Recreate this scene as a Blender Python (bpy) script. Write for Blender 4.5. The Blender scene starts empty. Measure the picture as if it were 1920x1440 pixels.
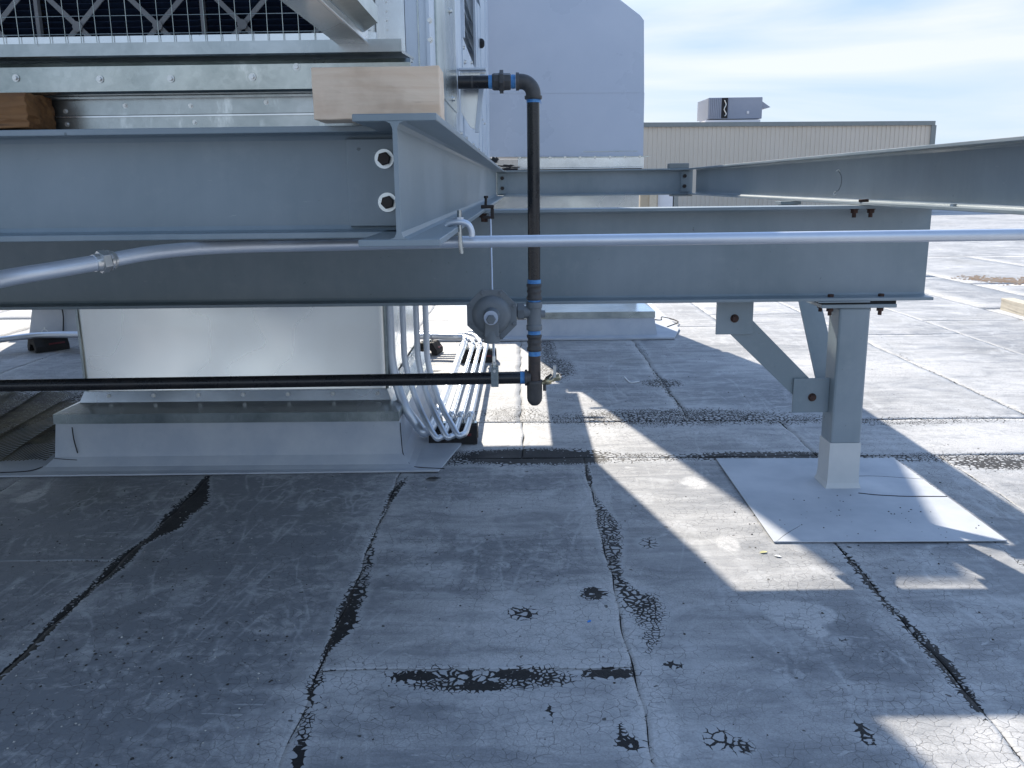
import bpy, bmesh, math, random
import numpy as np
from mathutils import Vector, Matrix
random.seed(7); rng = np.random.default_rng(7)
S = bpy.context.scene; COL = S.collection
R = math.radians
# ------------------------------------------------------------------ camera
cam = bpy.data.cameras.new('camera'); co = bpy.data.objects.new('camera', cam); COL.objects.link(co)
Rv = Vector((0.99988625, 0.00916255, -0.01198019)); Uv = Vector((0.0096608, 0.22089618, 0.97524948)); Fv = Rv.cross(Uv) * -1
m = Matrix((Rv, Uv, -Fv)).transposed().to_4x4(); m.translation = Vector((0, 0, 1.2787)); co.matrix_world = m
cam.sensor_width = 36; cam.lens = 36 * 1651.8 / 1920; cam.clip_start = 0.05; cam.clip_end = 2000
S.camera = co
# ------------------------------------------------------------------ sky and sun
SUNV = Vector((-0.345, 1.365, 1.0)).normalized()
elev = math.asin(SUNV.z); azim = math.atan2(SUNV.x, SUNV.y)
w = bpy.data.worlds.new('World'); S.world = w; w.use_nodes = True
nt = w.node_tree; N = nt.nodes; L = nt.links
N.clear()
out = N.new('ShaderNodeOutputWorld'); bg = N.new('ShaderNodeBackground'); sky = N.new('ShaderNodeTexSky')
sky.sky_type = 'NISHITA'; sky.sun_disc = False; sky.sun_elevation = elev; sky.sun_rotation = azim
sky.air_density = 1.0; sky.dust_density = 0.1; sky.ozone_density = 2.2
tc = N.new('ShaderNodeTexCoord')
mp = N.new('ShaderNodeMapping'); mp.inputs['Scale'].default_value = (1.0, 1.4, 7.5); mp.inputs['Rotation'].default_value = (0.0, R(-14), R(12))
nz = N.new('ShaderNodeTexNoise'); nz.inputs['Scale'].default_value = 1.7; nz.inputs['Detail'].default_value = 7; nz.inputs['Roughness'].default_value = 0.52; nz.inputs['Distortion'].default_value = 0.5
cr = N.new('ShaderNodeValToRGB'); cr.color_ramp.elements[0].position = 0.38; cr.color_ramp.elements[1].position = 0.62
cr.color_ramp.elements[0].color = (1.72, 2.27, 3.05, 1); cr.color_ramp.elements[1].color = (2.75, 2.9, 3.08, 1)
mx = N.new('ShaderNodeMix'); mx.data_type = 'RGBA'; pass
L.new(tc.outputs['Generated'], mp.inputs[0]); L.new(mp.outputs[0], nz.inputs[0]); L.new(nz.outputs[0], cr.inputs[0])
sx = N.new('ShaderNodeSeparateXYZ'); L.new(tc.outputs['Generated'], sx.inputs[0])
hz_ = N.new('ShaderNodeMapRange'); L.new(sx.outputs[2], hz_.inputs[0])      # thin cloud thickens towards the horizon, all round
for i, v in enumerate((0.17, 0.48, .97, 0.16)): hz_.inputs[i + 1].default_value = v
ml = N.new('ShaderNodeMath'); ml.operation = 'MULTIPLY'; L.new(hz_.outputs[0], ml.inputs[0]); ml.inputs[1].default_value = 1; L.new(cr.outputs[0], mx.inputs[7])
L.new(ml.outputs[0], mx.inputs[0]); L.new(sky.outputs[0], mx.inputs[6]); L.new(mx.outputs[2], bg.inputs[0])
bg.inputs[1].default_value = 0.15
L.new(bg.outputs[0], out.inputs[0])
sl = bpy.data.lights.new('sun', 'SUN'); so = bpy.data.objects.new('sun', sl); COL.objects.link(so)
sl.energy = 3.85; sl.angle = R(0.55); sl.color = (1, .92, .80)
so.rotation_euler = SUNV.to_track_quat('Z', 'Y').to_euler(); so.location = (0, 0, 20)
S.view_settings.view_transform = 'Standard'; S.view_settings.look = 'None'; S.view_settings.gamma = 1
S.view_settings.exposure = 1.12; S.view_settings.use_curve_mapping = False
S.render.engine = 'CYCLES'
try:
    S.cycles.max_bounces = 8
except Exception: pass

# ------------------------------------------------------------------ materials
def newmat(name):
    m = bpy.data.materials.new(name); m.use_nodes = True
    b = m.node_tree.nodes['Principled BSDF']
    return m, m.node_tree.nodes, m.node_tree.links, b
def mathn(N_, L_, op, a, b=None, clamp=False):
    n = N_.new('ShaderNodeMath'); n.operation = op; n.use_clamp = clamp
    for i, v in enumerate((a, b)):
        if v is None: continue
        if hasattr(v, 'is_output') or not isinstance(v, (int, float)): L_.new(v, n.inputs[i])
        else: n.inputs[i].default_value = v
    return n.outputs[0]
def pos(N_, L_, scale=(1, 1, 1)):
    g = N_.new('ShaderNodeNewGeometry'); mp = N_.new('ShaderNodeMapping'); mp.inputs['Scale'].default_value = scale
    L_.new(g.outputs['Position'], mp.inputs[0]); return mp.outputs[0]
def noise(N_, L_, v, scale, detail=4, rough=.55, dist=0):
    n = N_.new('ShaderNodeTexNoise'); n.inputs['Scale'].default_value = scale; n.inputs['Detail'].default_value = detail
    n.inputs['Roughness'].default_value = rough; n.inputs['Distortion'].default_value = dist; L_.new(v, n.inputs[0]); return n.outputs[0]
def mixc(N_, L_, f, a, b):
    n = N_.new('ShaderNodeMix'); n.data_type = 'RGBA'
    for i, v in ((0, f), (6, a), (7, b)):
        if isinstance(v, (int, float)): n.inputs[i].default_value = v
        elif isinstance(v, tuple): n.inputs[i].default_value = (*v, 1) if len(v) == 3 else v
        else: L_.new(v, n.inputs[i])
    return n.outputs[2]
def maprange(N_, L_, v, a, b, c=0., d=1., smooth=False):
    n = N_.new('ShaderNodeMapRange'); 
    if smooth: n.interpolation_type = 'SMOOTHSTEP'
    L_.new(v, n.inputs[0])
    for i, x in enumerate((a, b, c, d)): n.inputs[i + 1].default_value = x
    return n.outputs[0]
def bump(N_, L_, b, h, strength, dist):
    n = N_.new('ShaderNodeBump'); n.inputs['Strength'].default_value = strength; n.inputs['Distance'].default_value = dist
    L_.new(h, n.inputs['Height']); L_.new(n.outputs[0], b.inputs['Normal'])
def mat(name, c1, c2=None, rough=.5, metal=0., scale=6, sc=(1, 1, 1), bs=0., bd=.001, bscale=60, speck=None, rvar=.1, spec=None):
    m, N_, L_, b = newmat(name)
    c2 = c2 or c1
    p = pos(N_, L_, sc)
    n1 = noise(N_, L_, p, scale, 6, .6)
    f = maprange(N_, L_, n1, .35, .68)
    col = mixc(N_, L_, f, tuple(c1), tuple(c2))
    if speck:
        n2 = noise(N_, L_, pos(N_, L_), speck[0], 3, .6)
        f2 = maprange(N_, L_, n2, speck[1], speck[1] + .04)
        col = mixc(N_, L_, f2, col, tuple(speck[2]))
    L_.new(col, b.inputs['Base Color'])
    r = maprange(N_, L_, n1, .3, .7, rough - rvar, rough + rvar); L_.new(r, b.inputs['Roughness'])
    b.inputs['Metallic'].default_value = metal
    if spec is not None: b.inputs['Specular IOR Level'].default_value = spec
    if bs: bump(N_, L_, b, noise(N_, L_, p, bscale, 4), bs, bd)
    return m
M = {}
M['steel'] = mat('painted_steel', (.175, .22, .245), (.25, .295, .32), rough=.38, scale=1.7, bs=.25, bd=.002, bscale=9, speck=(38, .73, (.12, .14, .15)), rvar=.06)
def steelmat():
    m, N_, L_, b = newmat('painted_frame_steel'); P = pos(N_, L_)
    a = noise(N_, L_, P, 1.6, 5, .6, .3); dr = noise(N_, L_, pos(N_, L_, (9, 9, .8)), 2.2, 5, .65)
    f = mathn(N_, L_, 'ADD', mathn(N_, L_, 'MULTIPLY', a, .86), mathn(N_, L_, 'MULTIPLY', dr, .14))
    col = mixc(N_, L_, maprange(N_, L_, f, .38, .62), (.185, .235, .262), (.26, .305, .335))
    sp_ = noise(N_, L_, P, 42, 3, .6); col = mixc(N_, L_, maprange(N_, L_, sp_, .72, .75, 0, .7), col, (.09, .11, .12))
    sc_ = noise(N_, L_, pos(N_, L_, (3, 3, 30)), 6, 4, .6, .6); col = mixc(N_, L_, maprange(N_, L_, sc_, .70, .74, 0, .35), col, (.42, .46, .48))
    ch = noise(N_, L_, P, 11, 6, .7); col = mixc(N_, L_, maprange(N_, L_, ch, .55, .75, 0, .25), col, (.33, .37, .39))
    ru_ = noise(N_, L_, P, 17, 5, .7); col = mixc(N_, L_, maprange(N_, L_, ru_, .735, .77, 0, .6), col, (.12, .07, .045))
    L_.new(col, b.inputs['Base Color']); L_.new(maprange(N_, L_, a, .3, .7, .30, .46), b.inputs['Roughness'])
    h = mathn(N_, L_, 'ADD', mathn(N_, L_, 'MULTIPLY', noise(N_, L_, P, 9, 4), 1.0), mathn(N_, L_, 'MULTIPLY', noise(N_, L_, P, 260, 2), .12))
    bump(N_, L_, b, h, .35, .003); return m
M['steel'] = steelmat()
def galv(name, c1, c2, rough, metal=.92, warp=.35, ws=2.5, grime=1.):
    m, N_, L_, b = newmat(name)
    p = pos(N_, L_)
    v = N_.new('ShaderNodeTexVoronoi'); v.inputs['Scale'].default_value = 90; L_.new(p, v.inputs[0])
    sp = N_.new('ShaderNodeSeparateColor'); L_.new(v.outputs['Color'], sp.inputs[0])
    n1 = noise(N_, L_, p, 5, 6, .65)
    f = mathn(N_, L_, 'ADD', mathn(N_, L_, 'MULTIPLY', sp.outputs[0], .15), maprange(N_, L_, n1, .35, .7, 0, .75))
    col = mixc(N_, L_, f, c1, c2)
    st = noise(N_, L_, pos(N_, L_, (14, 14, 5)), 1.6, 5, .7)
    col = mixc(N_, L_, maprange(N_, L_, st, .6, .72, 0, .35 * grime), col, (.85, .87, .86))
    st2 = noise(N_, L_, pos(N_, L_), 55, 3, .5)
    col = mixc(N_, L_, maprange(N_, L_, st2, .73, .77, 0, .5 * grime), col, (.2, .21, .2))
    L_.new(col, b.inputs['Base Color']); b.inputs['Metallic'].default_value = metal
    L_.new(maprange(N_, L_, noise(N_, L_, p, 2, 2, .5), .3, .7, rough - .08, rough + .1), b.inputs['Roughness'])
    bump(N_, L_, b, noise(N_, L_, p, ws, 2, .4), warp, .03)
    return m
M['galv'] = galv('galvanised_sheet', (.60, .62, .63), (.74, .76, .77), .22)
M['galv_dirty'] = galv('weathered_galvanised', (.27, .31, .305), (.58, .62, .60), .24, .92)
M['conduit'] = galv('conduit_zinc', (.60, .64, .70), (.70, .74, .79), .42, .72, .03, 20, .3)
M['paintlt'] = mat('light_painted_sheet', (.46, .52, .62), (.54, .59, .68), rough=.28, scale=1.1, bs=.2, bd=.02, bscale=1.2, rvar=.05)
M['panel'] = mat('pale_panel', (.5, .56, .64), (.6, .66, .72), rough=.35, metal=.35, scale=5, bs=.15, bd=.01, bscale=2, speck=(60, .7, (.3, .34, .38)))
M['black'] = mat('black_pipe', (.012, .012, .014), (.022, .02, .02), rough=.28, scale=20, rvar=.08)
M['iron'] = mat('malleable_iron', (.05, .05, .052), (.085, .08, .078), rough=.5, scale=45, bs=.4, bd=.001, bscale=120)
M['rustpipe'] = mat('brown_nipple', (.035, .03, .03), (.07, .05, .045), rough=.4, scale=30, sc=(1, 1, 3))
M['tape'] = mat('blue_thread_tape', (.04, .19, .50), (.12, .34, .64), rough=.5, scale=60)
M['reg'] = mat('regulator_casting', (.14, .16, .175), (.18, .20, .215), rough=.5, scale=20, bs=.3, bd=.0008, bscale=150)
M['brass'] = mat('brass', (.55, .45, .25), (.6, .55, .4), rough=.35, metal=.8, scale=20)
M['chrome'] = mat('handle_metal', (.6, .6, .58), (.7, .7, .68), rough=.3, metal=.8)
M['rust'] = mat('rusty_bolt', (.07, .03, .02), (.03, .02, .017), rough=.8, scale=60, bs=.4, bd=.001, bscale=200)
M['washer'] = mat('bright_washer', (.75, .8, .8), (.85, .88, .88), rough=.35, metal=.5)
M['boltblk'] = mat('black_bolt', (.022, .018, .017), (.04, .025, .02), rough=.6, scale=60)
M['rubber'] = mat('rubber_block', (.012, .012, .013), (.024, .022, .022), rough=.75, scale=30, bs=.4, bd=.001, bscale=150)
M['redstripe'] = mat('red_strip', (.16, .02, .02), (.1, .015, .015), rough=.5)
M['yellow'] = mat('yellow_tag', (.6, .55, .2), (.7, .66, .4), rough=.6)
M['white'] = mat('white_bit', (.75, .76, .75), (.8, .8, .8), rough=.7)
M['blue'] = mat('blue_bit', (.04, .25, .7), rough=.6)
M['dark'] = mat('dark_gap', (.012, .013, .016), rough=.8)
M['stone'] = mat('grit', (.35, .32, .28), (.7, .68, .62), rough=.8, scale=20)
M['stonedk'] = mat('dark_grit', (.03, .028, .026), (.07, .06, .05), rough=.9, scale=20)
M['bitumen'] = mat('bitumen', (.018, .018, .02), (.04, .038, .038), rough=.85, scale=40, bs=.6, bd=.003, bscale=120)
M['membrane'] = mat('grey_granule_membrane', (.40, .43, .47), (.54, .56, .59), rough=.85, scale=3.5, bs=.5, bd=.0012, bscale=420, speck=(150, .74, (.16, .17, .19)))
M['curbmem'] = mat('curb_membrane', (.40, .435, .49), (.51, .535, .565), rough=.85, scale=5, bs=.5, bd=.0012, bscale=420, speck=(150, .72, (.12, .13, .15)))
M['galv_dark'] = galv('dull_dark_zinc', (.26, .29, .29), (.48, .5, .5), .25, .95, .3, 2)
M['postpaint'] = mat('white_coated_steel', (.55, .56, .55), (.62, .62, .6), rough=.6, scale=9, bs=.3, bd=.001, bscale=60)
M['bldwall'] = mat('tan_metal_wall', (.62, .54, .44), (.66, .58, .485), rough=.6, scale=.4)
M['bldtrim'] = mat('grey_green_trim', (.2, .22, .21), (.24, .25, .24), rough=.5)
M['unitfar'] = mat('far_unit_grey', (.23, .26, .33), (.27, .3, .37), rough=.6, scale=1)
M['unitwhite'] = mat('far_unit_white', (.62, .63, .66), rough=.6)
M['tan'] = mat('tan_cabinet', (.42, .36, .27), (.38, .3, .2), rough=.6, scale=.5)
M['media'] = mat('blue_filter_media', (.012, .03, .075), (.02, .05, .11), rough=.95, scale=15, sc=(1, 1, 6))
M['card'] = mat('grey_filter_frame', (.2, .2, .2), (.27, .265, .26), rough=.8, scale=12)
M['lath'] = mat('expanded_metal', (.07, .065, .058), (.20, .18, .13), rough=.4, metal=.6, scale=8)
def woodmat(name, a, b_, c, ax):
    m, N_, L_, b = newmat(name)
    sc = [26, 26, 26]; sc[ax] = 1.6
    p = pos(N_, L_, tuple(sc))
    n = noise(N_, L_, p, 1.3, 8, .65, .8)
    col = mixc(N_, L_, maprange(N_, L_, n, .3, .7), a, b_)
    n2 = noise(N_, L_, pos(N_, L_, tuple(x * 2.4 for x in sc)), 1.1, 4, .6)
    col = mixc(N_, L_, maprange(N_, L_, n2, .64, .74, 0, .8), col, c)
    n3 = noise(N_, L_, pos(N_, L_), 9, 4, .6)
    col = mixc(N_, L_, maprange(N_, L_, n3, .55, .75, 0, .35), col, c)
    L_.new(col, b.inputs['Base Color']); b.inputs['Roughness'].default_value = .8
    bump(N_, L_, b, n, .5, .002)
    return m
M['wood'] = woodmat('pale_pine', (.74, .54, .38), (.88, .72, .56), (.42, .27, .17), 0)
M['woodrot'] = woodmat('rotten_brown_wood', (.13, .055, .02), (.28, .14, .05), (.02, .012, .01), 0)
M['woodlong'] = woodmat('weathered_timber', (.48, .42, .32), (.56, .50, .40), (.28, .22, .15), 1)

def roofmat(name, attrs):
    m, N_, L_, b = newmat(name)
    P = pos(N_, L_)
    big = noise(N_, L_, P, .55, 5, .6, .4); mid = noise(N_, L_, pos(N_, L_, (1, 1.7, 1)), 2.6, 6, .65, 1.2)
    st = noise(N_, L_, pos(N_, L_, (.45, 2.6, 1)), 3.2, 6, .62, 1.8)
    fine = noise(N_, L_, P, 190, 3, .7)
    tone = mathn(N_, L_, 'ADD', mathn(N_, L_, 'MULTIPLY', big, .7), mathn(N_, L_, 'MULTIPLY', mid, .75))
    tone = mathn(N_, L_, 'ADD', tone, mathn(N_, L_, 'MULTIPLY', st, .55))
    if attrs:
        at_ = N_.new('ShaderNodeAttribute'); at_.attribute_name = 'tone'
        tone = mathn(N_, L_, 'ADD', tone, mathn(N_, L_, 'MULTIPLY', at_.outputs['Fac'], maprange(N_, L_, noise(N_, L_, P, 17, 5, .65, 1.5), .38, .6, .06, .42)))
    col = mixc(N_, L_, maprange(N_, L_, tone, .72, 1.28, 0, 1, True), (.20, .212, .23), (.56, .555, .55))
    col = mixc(N_, L_, maprange(N_, L_, fine, .38, .7, 0, .5), col, (.22, .21, .20))
    # grimy brown-green areas
    gr = noise(N_, L_, P, .9, 4, .55, .6)
    col = mixc(N_, L_, maprange(N_, L_, gr, .56, .74, 0, .4), col, (.17, .165, .14))
    # polished pale scuffs
    sc_ = noise(N_, L_, pos(N_, L_, (1, 2.4, 1)), 5.2, 3, .5, 2.4)
    col = mixc(N_, L_, maprange(N_, L_, sc_, .66, .71, 0, .5), col, (.55, .55, .55))
    for rot_, k_ in ((.7, 1.9), (-.5, 2.7)):            # faint pale brush and drag marks
        g_ = N_.new('ShaderNodeNewGeometry'); mm = N_.new('ShaderNodeMapping'); mm.inputs['Rotation'].default_value = (0, 0, rot_); mm.inputs['Scale'].default_value = (1, .35, 1)
        L_.new(g_.outputs['Position'], mm.inputs[0]); nn = noise(N_, L_, mm.outputs[0], k_, 3, .5, 1.2)
        bd_ = mathn(N_, L_, 'ABSOLUTE', mathn(N_, L_, 'SUBTRACT', nn, .53))
        col = mixc(N_, L_, mathn(N_, L_, 'MULTIPLY', maprange(N_, L_, bd_, .0, .022, .34, 0, True), maprange(N_, L_, mid, .4, .55, 0, 1)), col, (.55, .555, .56))
    # dark specks of grit
    sp = noise(N_, L_, P, 34, 2, .4)
    col = mixc(N_, L_, maprange(N_, L_, sp, .73, .76, 0, .85), col, (.05, .045, .04))
    # craze pattern
    dn = N_.new('ShaderNodeTexNoise'); dn.inputs['Scale'].default_value = 26; dn.inputs['Detail'].default_value = 3; L_.new(P, dn.inputs[0])
    vm = N_.new('ShaderNodeVectorMath'); vm.operation = 'SCALE'; vm.inputs['Scale'].default_value = .034; L_.new(dn.outputs['Color'], vm.inputs[0])
    va = N_.new('ShaderNodeVectorMath'); va.operation = 'ADD'; L_.new(P, va.inputs[0]); L_.new(vm.outputs[0], va.inputs[1])
    def vor(scale):
        v = N_.new('ShaderNodeTexVoronoi'); v.feature = 'DISTANCE_TO_EDGE'; v.voronoi_dimensions = '2D'; v.inputs['Scale'].default_value = scale
        L_.new(va.outputs[0], v.inputs[0]); return v.outputs[0]
    v1 = vor(36); v1b = vor(78); v2a = vor(36); v2b = vor(66)
    sw = maprange(N_, L_, noise(N_, L_, P, 6, 2), .46, .54, 0, 1)
    v2 = mathn(N_, L_, 'ADD', mathn(N_, L_, 'MULTIPLY', v2a, mathn(N_, L_, 'SUBTRACT', 1., sw)), mathn(N_, L_, 'MULTIPLY', v2b, sw))
    area = maprange(N_, L_, noise(N_, L_, P, 1.3, 3), .34, .52, .12, 1.0)
    brk = maprange(N_, L_, noise(N_, L_, P, 14, 3), .36, .52, 0, 1)
    h1 = mathn(N_, L_, 'MULTIPLY', maprange(N_, L_, v1, .010, .045, 1, 0), mathn(N_, L_, 'MULTIPLY', area, brk))
    h2 = mathn(N_, L_, 'MULTIPLY', maprange(N_, L_, v1b, .01, .07, .45, 0), maprange(N_, L_, noise(N_, L_, P, 2.1, 3), .42, .58, 0, 1))
    hair = mathn(N_, L_, 'MAXIMUM', h1, h2)
    col = mixc(N_, L_, mathn(N_, L_, 'MULTIPLY', hair, .6), col, (.05, .05, .055))
    h = mathn(N_, L_, 'SUBTRACT', mathn(N_, L_, 'MULTIPLY', fine, .25), mathn(N_, L_, 'MULTIPLY', hair, .6))
    if attrs:
        ab = N_.new('ShaderNodeAttribute'); ab.attribute_name = 'bare'
        nb = noise(N_, L_, P, 24, 5, .6)
        be = mathn(N_, L_, 'ADD', ab.outputs['Fac'], mathn(N_, L_, 'MULTIPLY', mathn(N_, L_, 'SUBTRACT', nb, .5), .9))
        th = mathn(N_, L_, 'MULTIPLY', mathn(N_, L_, 'POWER', mathn(N_, L_, 'MAXIMUM', be, .0), 2.2), .62)
        th = mathn(N_, L_, 'MULTIPLY', th, maprange(N_, L_, ab.outputs['Fac'], .01, .08, 0, 1))
        d = mathn(N_, L_, 'MULTIPLY', mathn(N_, L_, 'SUBTRACT', th, v2), 22, True)
        # paler fresh coat beside the seams
        pale = maprange(N_, L_, ab.outputs['Fac'], .02, .3, 0, .45)
        col = mixc(N_, L_, pale, col, (.44, .45, .46))
        bt = mixc(N_, L_, noise(N_, L_, P, 80, 3), (.006, .006, .008), (.03, .028, .027))
        col = mixc(N_, L_, d, col, bt)
        h = mathn(N_, L_, 'SUBTRACT', h, mathn(N_, L_, 'MULTIPLY', d, 1.3))
    L_.new(col, b.inputs['Base Color']); b.inputs['Specular IOR Level'].default_value = .35
    L_.new(maprange(N_, L_, mid, .3, .7, .55, .8), b.inputs['Roughness'])
    bump(N_, L_, b, h, .7, .0022)
    return m
M['roof'] = roofmat('coated_roof_sheet', True)
M['rooffar'] = roofmat('coated_roof_far', False)

# ------------------------------------------------------------------ mesh helpers
ORG = {}
class MB:
    def __init__(s): s.v = []; s.f = []; s.sm = []
    def add(s, vs, fs, smooth=False):
        o = len(s.v); s.v += [tuple(x) for x in vs]; s.f += [tuple(i + o for i in f) for f in fs]; s.sm += [smooth] * len(fs); return s
    def box(s, x0, x1, y0, y1, z0, z1):
        vs = [(x, y, z) for z in (z0, z1) for y in (y0, y1) for x in (x0, x1)]
        return s.add(vs, [(0, 2, 3, 1), (4, 5, 7, 6), (0, 1, 5, 4), (2, 6, 7, 3), (0, 4, 6, 2), (1, 3, 7, 5)])
    def prism(s, pts, axis, a, b):
        """extrude a 2-D outline along an axis; pts are the other two coordinates in x,y,z order"""
        def P(p, t):
            q = list(p); q.insert(axis, t); return q
        n = len(pts); vs = [P(p, a) for p in pts] + [P(p, b) for p in pts]
        fs = [tuple(range(n)), tuple(range(2 * n - 1, n - 1, -1))] + [(i, i + n, (i + 1) % n + n, (i + 1) % n) for i in range(n)]
        return s.add(vs, fs)
    def plate(s, pts, n, t):
        """a flat polygon of 3-D points given thickness t along n"""
        n = Vector(n).normalized() * t; k = len(pts)
        vs = [Vector(p) for p in pts] + [Vector(p) + n for p in pts]
        return s.add(vs, [tuple(range(k)), tuple(range(2 * k - 1, k - 1, -1))] + [(i, i + k, (i + 1) % k + k, (i + 1) % k) for i in range(k)])
    def lathe(s, prof, o, ax, seg=20, smooth=True, ph=0):
        """prof: (distance along axis, radius)"""
        ax = Vector(ax).normalized(); q = ax.to_track_quat('Z', 'Y'); o = Vector(o)
        vs = []; fs = []
        for t, r in prof:
            for k in range(seg):
                a = 2 * math.pi * k / seg + ph; vs.append(o + q @ Vector((r * math.cos(a), r * math.sin(a), t)))
        for i in range(len(prof) - 1):
            for k in range(seg):
                a, b_ = i * seg + k, i * seg + (k + 1) % seg; fs.append((a, b_, b_ + seg, a + seg))
        s.add(vs, fs, smooth)
        s.add(vs[:seg], [tuple(range(seg - 1, -1, -1))]); s.add(vs[-seg:], [tuple(range(seg))]); return s
    def rod(s, a, b, r, seg=16, smooth=True, ph=0):
        a = Vector(a); b = Vector(b); return s.lathe([(0, r), ((b - a).length, r)], a, b - a, seg, smooth, ph)
    def tube(s, pts, r, seg=14, sub=8):
        pts = [Vector(p) for p in pts]
        if sub > 1:
            P = [2 * pts[0] - pts[1]] + pts + [2 * pts[-1] - pts[-2]]; o = []
            for i in range(1, len(P) - 2):
                for k in range(sub):
                    t = k / sub; a, b_, c, d = P[i - 1], P[i], P[i + 1], P[i + 2]
                    o.append(.5 * ((2 * b_) + (c - a) * t + (2 * a - 5 * b_ + 4 * c - d) * t * t + (3 * b_ - a - 3 * c + d) * t ** 3))
            o.append(pts[-1]); pts = o
        vs = []; fs = []; T = (pts[1] - pts[0]).normalized(); u = T.orthogonal().normalized()
        for i, p in enumerate(pts):
            T2 = (pts[min(i + 1, len(pts) - 1)] - pts[max(i - 1, 0)]).normalized()
            u = (u - T2 * u.dot(T2)).normalized(); v = T2.cross(u)
            for k in range(seg):
                a = 2 * math.pi * k / seg; vs.append(p + (u * math.cos(a) + v * math.sin(a)) * r)
        for i in range(len(pts) - 1):
            for k in range(seg):
                a, b_ = i * seg + k, i * seg + (k + 1) % seg; fs.append((a, b_, b_ + seg, a + seg))
        s.add(vs, fs, True); s.add(vs[:seg], [tuple(range(seg - 1, -1, -1))]); s.add(vs[-seg:], [tuple(range(seg))]); return s
    def build(s, name, m, parent=None, bevel=0, kind=None, label=None):
        me = bpy.data.meshes.new(name); o_ = ORG.get(parent.name, Vector()) if parent else Vector()
        me.from_pydata([tuple(Vector(v) - o_) for v in s.v], [], s.f); me.materials.append(m)
        me.polygons.foreach_set('use_smooth', s.sm); me.update()
        bm = bmesh.new(); bm.from_mesh(me); bmesh.ops.recalc_face_normals(bm, faces=bm.faces); bm.to_mesh(me); bm.free()
        o = bpy.data.objects.new(name, me); COL.objects.link(o)
        if parent: o.parent = parent; ORG[o.name] = o_
        if bevel:
            md = o.modifiers.new('bevel', 'BEVEL'); md.width = bevel; md.segments = 2; md.limit_method = 'ANGLE'; md.angle_limit = R(40)
        if kind: o['kind'] = kind
        if label: o['label'] = label
        return o
def tag(o, label, cat, group=None):
    o['label'] = label; o['category'] = cat
    if group: o['group'] = group
    return o
def thing(name, label, cat, loc=(0, 0, 0), group=None):
    o = bpy.data.objects.new(name, None); COL.objects.link(o); o.location = loc; ORG[o.name] = Vector(loc); o.empty_display_size = .1
    return tag(o, label, cat, group)
def dup(o, parent, loc, rot=(0, 0, 0), scale=1):
    c = o.copy(); COL.objects.link(c); c.parent = parent; c.location = Vector(loc) - (ORG[parent.name] if parent else Vector()); c.rotation_euler = rot; c.scale = (scale,) * 3
    if parent: ORG[c.name] = Vector(loc)
    return c
def seed_part(mb, name, m, parent, loc, rot=(0, 0, 0), scale=1, bevel=0):
    o = mb.build(name, m, None, bevel); o.parent = parent; o.location = Vector(loc) - ORG[parent.name]; o.rotation_euler = rot; o.scale = (scale,) * 3; ORG[o.name] = Vector(loc); return o
class Kind:
    """alike small parts sharing one mesh"""
    def __init__(s, mk, name, m, bevel=0): s.mk = mk; s.name = name; s.m = m; s.o = None; s.bevel = bevel
    def put(s, parent, loc, rot=(0, 0, 0), scale=1):
        if s.o is None: s.o = seed_part(s.mk, s.name, s.m, parent, loc, rot, scale, s.bevel); return s.o
        return dup(s.o, parent, loc, rot, scale)
hexbolt = Kind(MB().lathe([(0, .013), (.009, .013), (.0105, .0115)], (0, 0, 0), (0, 0, 1), 6, False), 'bolt', M['rust'])
nutbolt = Kind(MB().lathe([(0, .018), (.003, .018)], (0, 0, 0), (0, 0, -1), 16, False).lathe([(.003, .0145), (.017, .0145)], (0, 0, 0), (0, 0, -1), 6, False).lathe([(.017, .008), (.034, .008)], (0, 0, 0), (0, 0, -1), 10), 'nut', M['rust'])
screw = Kind(MB().lathe([(0, .006), (.001, .006)], (0, 0, 0), (0, 0, 1), 12, False).lathe([(.001, .0038), (.005, .0036)], (0, 0, 0), (0, 0, 1), 6, False), 'screw', M['chrome'])
FRONT = (R(90), 0, 0); RIGHT = (0, R(90), 0); DOWN = (R(180), 0, 0)

def ibeam(name, label, axis, c, a, b, zb, D, FW, tf, tw, group=None, skew=0.):
    """rolled steel beam along x (axis 0) or y (axis 1), centred at c on the other axis"""
    mid = (a + b) / 2
    t = thing(name, label, 'steel beam', (mid, c, zb) if axis == 0 else (c, mid, zb), group)
    def sec(pts): return [(c + p, z) for p, z in pts]
    h = FW / 2; zt = zb + D; r = .011
    MB().prism(sec([(-h, zt - tf), (h, zt - tf), (h, zt), (-h, zt)]), axis, a, b).build('top_flange', M['steel'], t, .0016)
    MB().prism(sec([(-h, zb), (h, zb), (h, zb + tf), (-h, zb + tf)]), axis, a, b).build('bottom_flange', M['steel'], t, .0016)
    q = tw / 2; z0 = zb + tf; z1 = zt - tf; k = r * .3
    R_ = [(q + r, z0), (q + k, z0 + k), (q, z0 + r), (q, z1 - r), (q + k, z1 - k), (q + r, z1)]
    Lp = [(-x, z) for x, z in reversed(R_)]
    o = MB().prism(sec(R_ + Lp), axis, a + .0005, b - .0005).build('web', M['steel'], t)
    return t

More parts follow.
